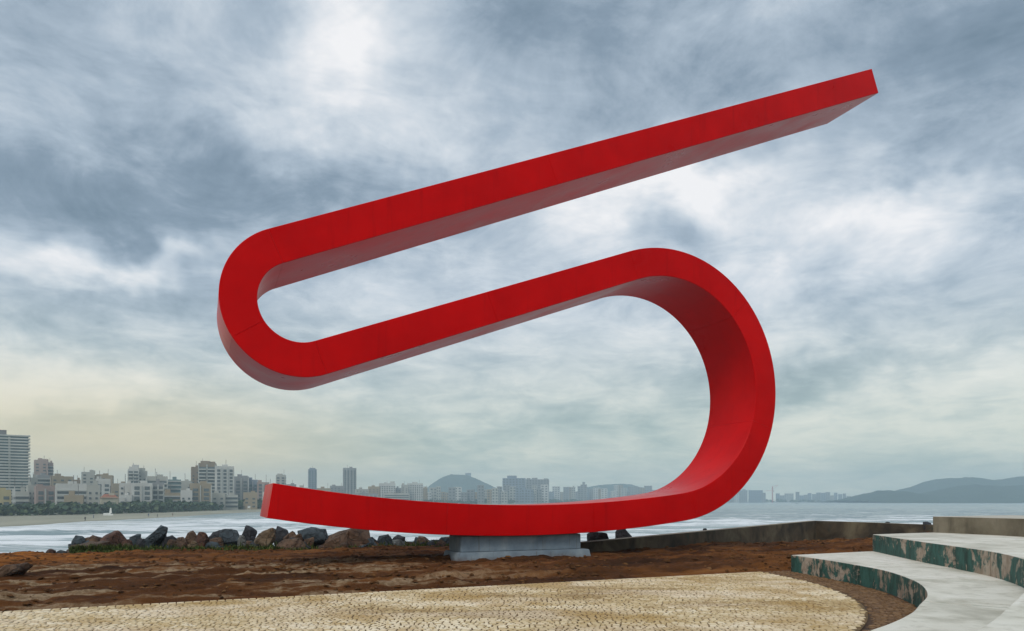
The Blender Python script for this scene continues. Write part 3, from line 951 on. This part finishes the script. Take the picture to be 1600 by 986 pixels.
boat(1245, 1500, 4.2, 'tiny dark boat on calm water below the hazy far blocks')
boat(1466, 1900, 6.0, 'tiny dark boat on the water in front of the mountains')
boat(880, 1500, 5.0, 'tiny white sailing boat with bare mast seen through the loop', True)
X, Y = at(1446, 2100)
bu = empty('buoy', (X, Y, SEA), 0, 'small dark buoy left of the boat before the mountains', 'buoy')
m = MB(); m.box(0, 0, -.3, 3, 3, 1.3); m.build('float', PM[0], bu)
m = MB()
for a in (-1, 1):
    for b_ in (-1, 1):
        m.bar((a * 1.1, b_ * 1.1, 1), (0, 0, 5.5), .4)
m.build('frame', PM[0], bu)

# ------------------------------------------------------------------ earth platform
def edge_y(x):
    return np.interp(x, [-70, -30, -16.6, -11, -6.7, -2, 0.6, 2.1, 14.7, 20, 26, 60], [20, 21.5, 22.4, 24.0, 24.7, 25.6, 22.6, 22.6, 34.6, 27.4, 26, 24])


CX, CY = -3.0, 14.5                    # centre of the round plaza
U = Vector((0.9155, 0.4023))           # direction of the back edge of the paving and of the sculpture
LP = Vector((-7.8, 10.7))              # a point of that back edge


def earth_z(x, y):
    x, y = np.asarray(x, float), np.asarray(y, float)
    e = edge_y(x)
    u = x * U.x + y * U.y
    v = -x * U.y + y * U.x
    vl = v - (-LP.x * U.y + LP.y * U.x)          # distance behind the paving's back edge
    z = 0.02 + 0.0 * x
    live = sstep(vl, 0.0, 0.8)
    z = z + live * (0.03 + 0.10 * fbm(u / 3.5, v / 0.55, 4, 0.55) + 0.085 * fbm(x / 0.6, y / 0.4, 5, 0.62) + 0.10 * fbm(u / 9, v / 1.8, 2))
    z = z - 0.30 * sstep(y, 26, 33) * sstep(x, 2, 8)
    z = z + 0.72 * np.exp(-(((x - 18.4) / 2.6) ** 2 + ((y - 27.3) / 3.2) ** 2))
    z = z + 0.30 * np.exp(-(((x - 13.5) / 3.0) ** 2 + ((y - 24.5) / 2.0) ** 2)) * live
    z = z - 0.05 * sstep(x, -4, -12) * sstep(y, 18, 22)
    for (v0, wd, dp_) in ((1.55, .16, .07), (3.1, .16, .07), (4.6, .2, .09), (6.3, .2, .09)):      # tyre ruts with a tread print
        vv = vl - v0 - 0.25 * np.sin(u / 4.1 + v0) - 0.12 * fbm(u / 2.5, 0 * u + v0, 2)
        near = np.exp(-(vv / wd) ** 4)
        z = z + live * (-dp_ * near * (0.75 + 0.25 * np.sign(np.sin(u * 26 + 9 * np.abs(vv)))) + 0.055 * np.exp(-((np.abs(vv) - 1.7 * wd) / (0.6 * wd)) ** 2))
    z = z - 0.12 * np.exp(-((vl - 0.45) / 0.4) ** 2)                      # shallow trench along the paving
    d = y - e
    z = np.where(d > 0, z - np.minimum(d * 0.75, 7.5) - 0.15 * sstep(d, 0, 0.6), z)
    # level bed below the plaza and the steps
    inside = (np.hypot(x - CX, y - CY) < 10.3) & (vl < 0.02)
    z = np.where(inside | (vl < -0.02), -0.06, z)
    return z


gx = np.concatenate([np.linspace(-75, -24, 40), np.arange(-23.5, 24, 0.085), np.linspace(24.5, 75, 40)])
gy = np.concatenate([np.linspace(-60, 8, 30), np.arange(8.2, 28, 0.065), np.arange(28, 46, 0.3)])
XX, YY = np.meshgrid(gx, gy)
tag(grid_mesh('ground', XX, YY, earth_z(XX, YY), EARTH), kind='structure')


def hull_mesh(name, pts, mat, sub=0, rough=0.0, seed=0, bevel=0.0):
    bm = bmesh.new()
    for p in pts:
        bm.verts.new(p)
    r = bmesh.ops.convex_hull(bm, input=bm.verts)
    bmesh.ops.delete(bm, geom=[g for g in r['geom_interior'] if isinstance(g, bmesh.types.BMVert)] if r['geom_interior'] else [], context='VERTS')
    bmesh.ops.dissolve_limit(bm, angle_limit=R(9), verts=bm.verts, edges=bm.edges)
    if bevel:
        bmesh.ops.bevel(bm, geom=list(bm.edges), offset=bevel, segments=2, profile=0.6, affect='EDGES', clamp_overlap=True)
    bmesh.ops.triangulate(bm, faces=bm.faces)
    if sub:
        bmesh.ops.subdivide_edges(bm, edges=bm.edges, cuts=sub, use_grid_fill=True)
        bm.normal_update()
        for v in bm.verts:
            q = v.co * 2.3 + Vector((seed * 3.1, 0, 0))
            v.co += v.normal * rough * (mnoise.noise(q) + 0.5 * mnoise.noise(q * 2.7) + 0.3 * mnoise.noise(q * 6))
    me = bpy.data.meshes.new(name)
    bm.to_mesh(me)
    bm.free()
    me.materials.append(mat)
    return me


# earth clods on the tracks
mb = MB()
rs = random.Random(3)
cnt = 0
while cnt < 6500:
    x, y = rs.uniform(-17, 19), rs.uniform(10.5, 33)
    v = -x * U.y + y * U.x - (-LP.x * U.y + LP.y * U.x)
    if v < 0.15 or y > float(edge_y(x)) - 0.1 or mnoise.noise((x * 0.35, y * 0.9, 1)) < rs.uniform(-0.45, 0.5):
        continue
    cnt += 1
    s_ = min(0.14, abs(rs.gauss(0.012, 0.024)) + 0.012)
    z = float(earth_z(x, y))
    M = Matrix.Translation((x, y, z + s_ * 0.15)) @ Matrix.Rotation(rs.uniform(0, 6), 4, 'Z')
    vs = []
    for (a, b, c) in ((1, 0, 0), (0.3, 0.9, 0), (-0.8, 0.6, 0), (-0.8, -0.6, 0), (0.35, -0.9, 0), (0.5, 0.2, .6), (-.3, .4, .7), (-.2, -.5, .6)):
        vs.append(M @ Vector((a * s_ * rs.uniform(1.1, 2.0), b * s_ * rs.uniform(.7, 1.2), c * s_ * rs.uniform(.6, 1.1))))
    mb.add(vs, [(0, 1, 5), (1, 6, 5), (1, 2, 6), (2, 3, 6), (3, 7, 6), (3, 4, 7), (4, 5, 7), (4, 0, 5), (5, 6, 7)])
tag(mb.build('earth_clods', CLOD), kind='stuff')

# ------------------------------------------------------------------ rocks along the shore
def rock(px, D, wpx, ytop, ybase, tone, label, group=None, lean=0.0, flat=0.8, seed=None, boxy=0.5, turn=None, peak=0.0):
    seed = int(px * 7 + ytop) if seed is None else seed
    rr = random.Random(seed)
    X, Y = at(px, D)
    w = wpx * D / FPX
    zt, zb = z_at(ytop, D), z_at(ybase, D) - 0.12
    hgt = zt - zb
    pts = []
    for k in range(26):
        th, ph = rr.uniform(0, 2 * math.pi), math.asin(rr.uniform(-1, 1))
        p = Vector((math.cos(th) * math.cos(ph), math.sin(th) * math.cos(ph), math.sin(ph)))
        m_ = max(abs(p.x), abs(p.y), abs(p.z))
        p = p.lerp(p / m_, boxy) * rr.uniform(0.78, 1.0)
        pts.append(p)
    if turn is None:
        turn = rr.uniform(0, 3)
    Rm = Matrix.Rotation(turn, 3, 'Z')
    pts = [Rm @ p for p in pts]
    pts = [Vector((p.x * (1 - peak * (p.z + 1) / 2) + lean * p.z, p.y * (1 - peak * (p.z + 1) / 2), p.z)) for p in pts]
    x0, x1 = min(p.x for p in pts), max(p.x for p in pts)
    z0, z1 = min(p.z for p in pts), max(p.z for p in pts)
    pts = [Vector(((p.x - (x0 + x1) / 2) / (x1 - x0) * w, p.y * w * 0.5 * flat, (p.z - z0) / (z1 - z0) * hgt)) for p in pts]
    me = hull_mesh('rock', pts, ROCKS[tone], 2 if wpx > 18 else 1, 0.055 * min(w, 1.2), seed, 0.02 * min(w, 1))
    o = link('rock', me)
    o.location = (X, Y, zb)
    return tag(o, label, 'rock', group)


rock(8, 22.6, 30, 864, 872, 'dark', 'flat dark rock at the left edge of the shore', flat=1.2)
rock(50, 22.9, 22, 864.5, 872, 'brown', 'flat brown rock barely showing left of two small rocks', flat=1.2)
rock(79, 23.0, 15, 857, 870, 'red', 'small rusty brown rock, left of a pair near left shore', boxy=.7)
rock(96, 23.0, 19, 859.5, 870, 'dark', 'small dark rock, right of a pair near left shore')
rock(140, 23.6, 70, 846, 870, 'brown', 'low rounded brown rock left of the big reddish boulder', flat=.9, boxy=.1, lean=.2)
rock(182, 24.2, 50, 828, 866, 'red', 'big reddish brown boulder standing against the white surf', flat=.9, boxy=.55, peak=.15)
rock(200, 23.9, 20, 842, 864, 'red', 'reddish chunk leaning on right side of the big reddish boulder')
rock(198, 23.6, 13, 848, 863, 'tan', 'small tan stone at foot of the big reddish boulder')
rock(241, 24.4, 44, 822, 866, 'slate', 'tall dark slate slab leaning to the right', lean=.75, flat=.6, boxy=.4, turn=.2)
rock(273, 24.6, 40, 836, 864, 'dark', 'dark rock wedged right of the leaning slate slab')
rock(282, 24.4, 20, 839, 856, 'brown', 'brown stone lying on the dark wedged rock')
rock(297, 25.0, 26, 829, 862, 'brown', 'pointed brown rock left of the rusty angular rock', boxy=.5, peak=.6)
rock(314, 24.8, 26, 831, 862, 'red', 'rusty angular rock right of the pointed brown rock', boxy=.7)
rock(302, 24.2, 16, 845, 860, 'tan', 'small pale tan stone under the pointed brown rock')
rock(336, 25.3, 26, 829, 850, 'dark', 'dark slab behind the small brown stones', lean=.5)
rock(340, 24.6, 24, 839, 861, 'brown', 'small brown stone left of the slate green boulder')
rock(360, 24.9, 33, 826, 860, 'slate', 'broad slate green boulder in middle of the rock line', boxy=.6)
rock(378, 24.4, 15, 836, 858, 'grey', 'grey wedge between slate boulder and long tan rock')
rock(390, 25.4, 25, 820, 848, 'dark', 'black blocky rock perched highest above the long tan rock', boxy=.65)
rock(409, 24.6, 44, 825, 858, 'tan', 'long tan rock tilted up to the right', lean=.8, flat=.55, boxy=.7, turn=.1)
rock(441, 25.3, 26, 822, 852, 'dark', 'dark brown rock below the ribbon tip', lean=-.3)
rock(453, 24.9, 22, 829, 860, 'brown', 'brown grey rock in front of the dark rock under ribbon tip')
rock(490, 25.5, 54, 824, 856, 'slate', 'long dark slate rock left of the biggest brown block', boxy=.5)
rock(456, 24.3, 48, 841, 866, 'brown', 'low mossy brown rock at edge of the grass under ribbon tip', boxy=.15)
rock(543, 25.2, 80, 823, 862, 'brown', 'biggest brown block with flat sloping top under the ribbon', boxy=.9, flat=.6, turn=.15)
rock(600, 25.6, 26, 834, 858, 'slate', 'slate rock right of the biggest brown block')
rock(935, 24.2, 36, 829, 856, 'dark', 'dark rock under right end of the ribbon behind the plinth')
rock(975, 25.5, 30, 823, 850, 'dark', 'dark triangular rock poking above the low sea wall', boxy=.5, peak=.85)
rock(1101, 28.5, 7, 825.5, 834, 'dark', 'tiny dark stone on top line of the sea wall')
rock(1386, 33.5, 9, 815, 824, 'dark', 'small dark stone behind right leg of the sea wall')
rock(1449, 30.0, 15, 815, 828, 'dark', 'dark rounded rock beside the highest concrete step')
rock(8, 14.9, 76, 879, 908, 'brown', 'lone greyish brown slab overhanging the earth at the left foreground', lean=1.3, flat=.7, boxy=.7, turn=.1)
rock(39, 12.9, 10, 935, 943, 'tan', 'small tan pebble in dark earth near the paving')
rs = random.Random(5)
for k in range(58):
    px = rs.uniform(572, 745)
    D = rs.uniform(24.9, 26.5)
    yb = 782 + 1.78 * 1100 / D + rs.uniform(-4, 6)
    w = rs.uniform(9, 24)
    rock(px, D, w, yb - w * rs.uniform(.45, .9), yb, tn := rs.choice(['slate', 'slate', 'grey', 'brown', 'dark']), f'small angular {tn} rubble rock in the heap under the red ribbon', tn + ' rubble rocks under the ribbon', seed=k, boxy=rs.uniform(.2, .8), lean=rs.uniform(-.5, .5))
for k in range(110):
    px = rs.uniform(118, 590)
    D = rs.uniform(24.2, 26)
    yb = 782 + 1.75 * 1100 / D + rs.uniform(-4, 4)
    w = rs.uniform(9, 26)
    rock(px, D, w, yb - w * rs.uniform(.45, .95), yb, tn := rs.choice(['slate', 'brown', 'brown', 'dark']), f'small {tn} filler stone low among the big shore rocks', tn + ' filler stones', seed=100 + k, boxy=rs.uniform(.2, .8), lean=rs.uniform(-.5, .5))

# grass between the rocks
mb = MB()
rs = random.Random(9)
for k in range(26000):
    px = rs.uniform(110, 740)
    x0_ = (px - 800) / FPX * 24.3
    e = float(edge_y(x0_))
    thick = 1.0 if px > 240 else 0.55
    y = e + rs.gauss(0.05, 0.42 * thick)
    x = (px - 800) / FPX * y
    if mnoise.noise((x * 0.7, y * 1.2, 4)) < rs.uniform(-0.5, 0.25) or y < e - 0.8:
        continue
    z = float(earth_z(x, y))
    hh = rs.uniform(0.06, 0.26) * (1.25 if y > e else 0.55)
    a = rs.uniform(0, 6.28)
    wd = rs.uniform(0.010, 0.026)
    lx, ly = rs.gauss(0, 0.06), rs.gauss(0, 0.06)
    p = Vector((x, y, z - 0.01))
    u = Vector((math.cos(a), math.sin(a), 0)) * wd
    mid = p + Vector((lx * .4, ly * .4, hh * .6))
    mb.add([p - u, p + u, mid + u * .7, mid - u * .7, p + Vector((lx, ly, hh))], [(0, 1, 2, 3), (3, 2, 4)])
tag(mb.build('grass', GRASS), kind='stuff')

# ------------------------------------------------------------------ plaza paving
plz = MB()
N = 96
vline = -LP.x * U.y + LP.y * U.x


def vof(x, y):
    return -x * U.y + y * U.x


# bed sheet of the pale paving: disc cut by its straight back edge
def disc_poly(r, z):
    pts = []
    for k in range(720):
        a = 2 * math.pi * k / 720
        x, y = CX + r * math.cos(a), CY + r * math.sin(a)
        if vof(x, y) > vline:
            x, y = x + U.y * (vof(x, y) - vline), y - U.x * (vof(x, y) - vline)
        pts.append((x, y, z))
    return pts


P = disc_poly(9.22, 0.0)
me = MB()
me.add(P + [(CX, CY - 3, 0.0)], [(k, (k + 1) % 720, 720) for k in range(720)])
paving = me.build('paving', JOINT)
tag(paving, kind='structure')
P = disc_poly(10.25, -0.02)
me = MB()
me.add(P + [(CX, CY - 3, -0.02)], [(k, (k + 1) % 720, 720) for k in range(720)])
ringp = me.build('pebble_path', JOINT_D)
tag(ringp, kind='structure')


def stone_field(test, sx, sy, rs, zb, hmax):
    """irregular small stones laid in wavering rows; returns a list of (centre, verts)"""
    out = []
    y = 4.4
    while y < 18:
        x = -12.5 + rs.uniform(0, sx)
        ry = sy * rs.uniform(0.85, 1.2)
        while x < 9:
            wx = sx * rs.uniform(0.6, 1.6)
            c = (x + wx / 2, y + ry / 2 + 0.05 * math.sin(x * 1.7 + y) + rs.gauss(0, 0.006))
            if test(*c):
                g = rs.uniform(0.003, 0.010)
                hx, hy = wx / 2 - g, ry / 2 - g * 0.9
                a = rs.gauss(0, 0.10)
                ca, sa = math.cos(a), math.sin(a)
                z = zb + rs.uniform(0.35, 1.0) * hmax
                top, bot = [], []
                for (qx, qy) in ((-1, -1), (0.1, -1.12), (1, -1), (1, 1), (-.1, 1.1), (-1, 1)):
                    ex, ey = qx * hx * rs.uniform(.8, 1.08), qy * hy * rs.uniform(.8, 1.08)
                    px_, py_ = c[0] + ex * ca - ey * sa, c[1] + ex * sa + ey * ca
                    top.append((c[0] + (px_ - c[0]) * .86, c[1] + (py_ - c[1]) * .86, z + rs.gauss(0, 0.0018)))
                    bot.append((px_, py_, zb - 0.004))
                out.append((c, bot + top))
            x += wx
        y += ry
    return out


SF = [(6, 7, 8, 9, 10, 11)] + [(k, (k + 1) % 6, 6 + (k + 1) % 6, 6 + k) for k in range(6)]


def lay(stones, mat, parent, name, tone, limit=300):
    stones = sorted(stones, key=lambda s: (math.hypot(s[0][0], s[0][1]) if s[0][1] > 9.0 and abs(s[0][0] / s[0][1]) < 0.72 else 1e3))
    for c, vs in stones[:limit]:
        z0 = vs[0][2]
        me = bpy.data.meshes.new(name)
        me.from_pydata([(x - c[0], y - c[1], z - z0) for x, y, z in vs], [], SF)
        me.materials.append(mat)
        me.attributes.new('tone', 'FLOAT', 'FACE').data.foreach_set('value', [tone(c)] * len(SF))
        o = link(name, me, parent)
        o.location = (c[0], c[1], z0)
    m = MB()
    tv = []
    for c, vs in stones[limit:]:
        m.add(vs, SF)
        tv += [tone(c)] * len(SF)
    o = m.build(name, mat, parent)
    o.data.attributes.new('tone', 'FLOAT', 'FACE').data.foreach_set('value', tv)
    tag(o, kind='stuff')


rs = random.Random(21)
tone_p = lambda c: min(1, max(0, 0.52 + 0.75 * mnoise.noise((c[0] * .30, c[1] * 1.0, 2)) + 0.35 * mnoise.noise((c[0] * 1.1, c[1] * 3.0, 7)) + rs.gauss(0, 0.18)))
inp = lambda x, y: math.hypot(x - CX, y - CY) < 9.17 and vof(x, y) < vline - 0.14
lay(stone_field(inp, 0.088, 0.078, rs, 0.0, 0.013), PAVE, paving, 'paving_stone', tone_p)
# pale border stones along the edge of the paving
st = []
Lb = []
for k in range(-20, 170):
    p = LP + U * (k * 0.125 - 3)
    q = p - Vector((-U.y, U.x)) * 0.075
    if math.hypot(q.x - CX, q.y - CY) < 9.2:
        Lb.append((q, math.atan2(U.y, U.x)))
for q, an in Lb:
    hx, hy = 0.056 * rs.uniform(.9, 1.05), 0.055
    top, bot = [], []
    for (qx, qy) in ((-1, -1), (0.1, -1.05), (1, -1), (1, 1), (-.1, 1.05), (-1, 1)):
        ex, ey = qx * hx * rs.uniform(.92, 1.04), qy * hy * rs.uniform(.92, 1.04)
        xx, yy = q.x + ex * math.cos(an) - ey * math.sin(an), q.y + ex * math.sin(an) + ey * math.cos(an)
        bot.append((xx, yy, -0.004))
        top.append((q.x + (xx - q.x) * .93, q.y + (yy - q.y) * .93, 0.015))
    st.append(((q.x, q.y), bot + top))
lay(st, PAVE, paving, 'edging_stone', lambda c: min(1, max(0, 0.68 + rs.gauss(0, 0.16))), 300)
rs = random.Random(22)
inr = lambda x, y: 9.27 < math.hypot(x - CX, y - CY) < 10.0 and vof(x, y) < vline + 0.1 and x > 0
lay(stone_field(inr, 0.085, 0.07, rs, -0.02, 0.016), PEBB, ringp, 'pebble', lambda c: min(1, max(0, 0.5 + rs.gauss(0, 0.25))))

# ------------------------------------------------------------------ curved concrete steps
T1 = [(6.72, 16.95), (6.93, 15.76), (7.02, 14.4), (7.0, 13.2), (6.66, 11.75), (6.28, 10.75), (5.75, 9.75), (5.15, 8.9), (4.6, 8.15), (3.75, 7.25), (2.6, 6.3), (1.0, 5.4), (-1.0, 4.75), (-3.5, 4.5), (-6.5, 5.2)]
T2 = [(9.36, 18.27), (9.02, 16.5), (8.73, 14.94), (8.51, 13.44), (8.26, 12.1), (7.82, 10.87), (7.22, 9.72), (6.4, 8.5), (5.33, 7.25), (4.3, 6.05), (3.17, 4.8), (2.0, 3.8), (0.2, 2.7), (-2.2, 1.9), (-5, 1.6), (-8.5, 2.4)]
T3 = [(11.6, 19.4), (12.1, 18.2), (12.35, 17.0), (12.35, 15), (12.1, 13), (11.6, 11), (10.6, 8.6), (9.2, 6.2), (7.2, 3.6), (5, 1.6), (2.4, 0.1), (-0.6, -1.0), (-4, -1.6), (-8, -1.2)]
T4 = [(14.6, 20.9), (15.2, 18), (15.3, 15), (14.9, 12), (14, 9), (12.6, 6), (10.5, 2.6), (7.6, -.4), (4, -2.8), (0, -4.2), (-4, -4.6), (-9, -4.0)]
root = empty('stepped_seating', (9, 12, 0), 0, 'three broad curved concrete seating steps with peeling teal risers at right', 'steps')


def resample(path, n):
    pts = smooth_path(path, 14)
    L = [0]
    for a, b in zip(pts, pts[1:]):
        L.append(L[-1] + (b - a).length)
    t = np.linspace(0, L[-1], n)
    return np.stack([np.interp(t, L, [p.x for p in pts]), np.interp(t, L, [p.y for p in pts])], 1)


def tier(front, back, ztop, mat, nseg, zb=-0.25):
    per = 14
    n = nseg * per + 1
    F, Bk = resample(front, n), resample(back, n)
    Bk = Bk + (Bk - F) / np.linalg.norm(Bk - F, axis=1, keepdims=True) * 0.35
    for sgm in range(nseg):
        i0 = sgm * per
        fr, bk = F[i0:i0 + per + 1].copy(), Bk[i0:i0 + per + 1].copy()
        gap = 0.016
        if sgm > 0:
            d = fr[1] - fr[0]; fr[0] += d / np.linalg.norm(d) * gap
            d = bk[1] - bk[0]; bk[0] += d / np.linalg.norm(d) * gap
        if sgm < nseg - 1:
            d = fr[-2] - fr[-1]; fr[-1] += d / np.linalg.norm(d) * gap
            d = bk[-2] - bk[-1]; bk[-1] += d / np.linalg.norm(d) * gap
        ring = [tuple(p) for p in fr] + [tuple(p) for p in bk[::-1]]
        bm = bmesh.new()
        lo = [bm.verts.new((x - 9, y - 12, zb)) for x, y in ring]
        hi = [bm.verts.new((x - 9, y - 12, ztop)) for x, y in ring]
        k = len(ring)
        m_ = per + 1
        for q in range(per):
            bm.faces.new((hi[q], hi[q + 1], hi[k - 2 - q], hi[k - 1 - q])[::-1])
            bm.faces.new((lo[q], lo[q + 1], lo[k - 2 - q], lo[k - 1 - q]))
        for q in range(k):
            bm.faces.new((lo[q], hi[q], hi[(q + 1) % k], lo[(q + 1) % k]))
        bmesh.ops.recalc_face_normals(bm, faces=bm.faces)
        bm.normal_update()
        ed = [e for e in bm.edges if all(abs(v.co.z - ztop) < 1e-5 for v in e.verts) and len(e.link_faces) == 2 and any(abs(f.normal.z) < .5 for f in e.link_faces)]
        bmesh.ops.bevel(bm, geom=ed, offset=0.014, segments=2, profile=0.5, affect='EDGES')
        me = bpy.data.meshes.new('step_slab')
        bm.to_mesh(me)
        bm.free()
        me.materials.append(mat)
        link('step_slab', me, root)


tier(T1, T2, 0.386, TREAD, 8)
tier(T2, T3, 0.82, TREAD, 9)
tier(T3, T4, 1.26, CONC, 9)

# ------------------------------------------------------------------ low sea wall
wr = empty('sea_wall', (14.7, 34, 0), 0, 'low stained concrete sea wall turning a corner behind the earth', 'wall')


def wall_run(pts, name='wall_section'):
    for (a, za), (b, zb_) in zip(pts, pts[1:]):
        a, b = Vector(a), Vector(b)
        d = (b - a).normalized()
        nrm = Vector((-d.y, d.x)) * 0.36
        a2, b2 = a + d * 0.004, b - d * (0.004 if (b - Vector((14.7, 34))).length > 0.01 else -0.004)
        m = MB()
        vs = []
        for (p, zt) in ((a2, za), (b2, zb_)):
            for off in (Vector((0, 0)), nrm):
                q = p + off - Vector((14.7, 34))
                vs += [(q.x, q.y, -2.0), (q.x, q.y, zt)]
        m.add(vs, [(0, 1, 5, 4), (2, 6, 7, 3), (1, 3, 7, 5), (0, 4, 6, 2), (0, 2, 3, 1), (4, 5, 7, 6)])
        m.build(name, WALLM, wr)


A0, A1 = Vector((0.4, 20.4)), Vector((14.7, 34.0))
A0 = Vector((2.1, 22.0)) + (Vector((2.1, 22.0)) - A1).normalized() * 1.6
ps = [A0.lerp(A1, k / 4) for k in range(5)]
zs = [0.34 + (0.72 - 0.34) * k / 4 for k in range(5)]
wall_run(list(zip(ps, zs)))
C0, C1 = Vector((14.7, 34.0)), Vector((19.6, 27.0))
C0 = C0 + (C0 - C1).normalized() * 0.37
ps = [C0.lerp(C1, k / 3) for k in range(4)]
zs = [0.715, 0.70, 0.665, 0.64]
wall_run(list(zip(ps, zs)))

# ------------------------------------------------------------------ plinth and red ribbon sculpture
P0 = Vector((-1.51, 18.9))
rz = math.atan2(U.y, U.x)
pl = empty('plinth', (P0.x, P0.y, 0), rz, 'low grey blue concrete plinth carrying the red ribbon', 'plinth')


def frustum(x0, x1, y0, y1, z0, z1, inset):
    bm = bmesh.new()
    vs = [bm.verts.new(p) for p in ((x0, y0, z0), (x1, y0, z0), (x1, y1, z0), (x0, y1, z0), (x0 + inset, y0 + inset * .5, z1), (x1 - inset, y0 + inset * .5, z1), (x1 - inset, y1 - inset, z1), (x0 + inset, y1 - inset, z1))]
    for f in ((3, 2, 1, 0), (4, 5, 6, 7), (0, 1, 5, 4), (1, 2, 6, 5), (2, 3, 7, 6), (3, 0, 4, 7)):
        bm.faces.new([vs[i] for i in f])
    bmesh.ops.bevel(bm, geom=list(bm.edges), offset=0.018, segments=2, affect='EDGES')
    return bm


for nm, args in (('footing', (0.0, 4.3, 0.0, 1.5, -0.35, 0.275, 0.14)), ('block', (0.25, 4.0, 0.30, 1.3, 0.277, 0.72, 0.0))):
    bm = frustum(*args)
    me = bpy.data.meshes.new(nm)
    bm.to_mesh(me); bm.free()
    me.materials.append(PLINTH)
    link(nm, me, pl)

# plain winding band: straight runs joined by regular bends, in the (s, z) plane of the plinth
sc_root = empty('ribbon_sculpture', (P0.x, P0.y, 0.72), rz, 'tall red steel ribbon sculpture winding upward from a low grey plinth', 'sculpture')


def arc(cx, cz, r, a0, a1, n=40):
    return [(cx + r * math.cos(R(a0 + (a1 - a0) * k / n)), cz + r * math.sin(R(a0 + (a1 - a0) * k / n))) for k in range(n + 1)]


TH, DEP = 0.86, 2.3
path = []
# shallow bowl on the plinth
path += arc(2.1, 43.14, 42.0, 270 - 9.35, 270 + 7.5, 60)
# right bend
ax, az = path[-1]
r1 = 3.8
cxr, czr = ax - r1 * math.cos(R(277.5)), az - r1 * math.sin(R(277.5))
path += arc(cxr, czr, r1, 277.5, 360 + 111, 70)[1:]
ax, az = path[-1]
# middle run heads down to the left
dirm = Vector((math.cos(R(201)), math.sin(R(201))))
Lm = 9.9
path += [(ax + dirm.x * Lm * k / 24, az + dirm.y * Lm * k / 24) for k in range(1, 25)]
ax, az = path[-1]
# left bend, turning back upward
r2 = 1.42
cxl, czl = ax - r2 * math.cos(R(291)), az - r2 * math.sin(R(291))
path += arc(cxl, czl, r2, 291, 113.5, 50)[1:]
ax, az = path[-1]
dira = Vector((math.cos(R(23.5)), math.sin(R(23.5))))
La = (16.0 - ax) / dira.x
path += [(ax + dira.x * La * k / 30, az + dira.y * La * k / 30) for k in range(1, 31)]
pp = [Vector(p) for p in path]
nrm = []
for i in range(len(pp)):
    t_ = (pp[min(i + 1, len(pp) - 1)] - pp[max(i - 1, 0)]).normalized()
    nrm.append((t_, Vector((-t_.y, t_.x))))
cuts = [0, 22, 44, 62, 84, 106, 130, 142, 154, 176, 204, 215, 225, len(pp) - 1]
bv = 0.012
for a, b in zip(cuts, cuts[1:]):
    m = MB()
    ring_n = 8
    vs, fs = [], []
    for i in range(a, b + 1):
        t_, n_ = nrm[i]
        c = pp[i]
        if i == a and a > 0:
            c = c + t_ * 0.0025
        if i == b and b < len(pp) - 1:
            c = c - t_ * 0.0025
        h_ = TH / 2
        for (o, y) in ((-h_, bv), (-h_ + bv, 0), (h_ - bv, 0), (h_, bv), (h_, DEP - bv), (h_ - bv, DEP), (-h_ + bv, DEP), (-h_, DEP - bv)):
            q = c + n_ * o
            vs.append((q.x, y + 0.08, q.y - 0.72))
    k = b - a + 1
    for i in range(k - 1):
        for j in range(8):
            j2 = (j + 1) % 8
            fs.append((i * 8 + j, (i + 1) * 8 + j, (i + 1) * 8 + j2, i * 8 + j2))
    fs.append(tuple(range(8)))
    fs.append(tuple(range((k - 1) * 8, k * 8))[::-1])
    m.add(vs, fs)
    o = m.build('ribbon_section', RED, sc_root)
    bm = bmesh.new(); bm.from_mesh(o.data)
    bmesh.ops.recalc_face_normals(bm, faces=bm.faces)
    bm.to_mesh(o.data); bm.free()
    o.data.polygons.foreach_set('use_smooth', [True] * len(o.data.polygons))
    o.data.set_sharp_from_angle(angle=R(28))

# ------------------------------------------------------------------ haze over the bay
def m_haze(t, out):
    v = t.node('ShaderNodeVolumePrincipled', {'Color': (0.72, 0.90, 1.0, 1), 'Density': 0.00030, 'Anisotropy': 0.2})
    t.l.new(v.outputs[0], out.inputs['Volume'])
HAZE = material('sea_haze', m_haze)
m = MB()
m.box(0, 1950, -9, 12000, 4900, 9 + 168)
tag(m.build('haze', HAZE), kind='stuff')
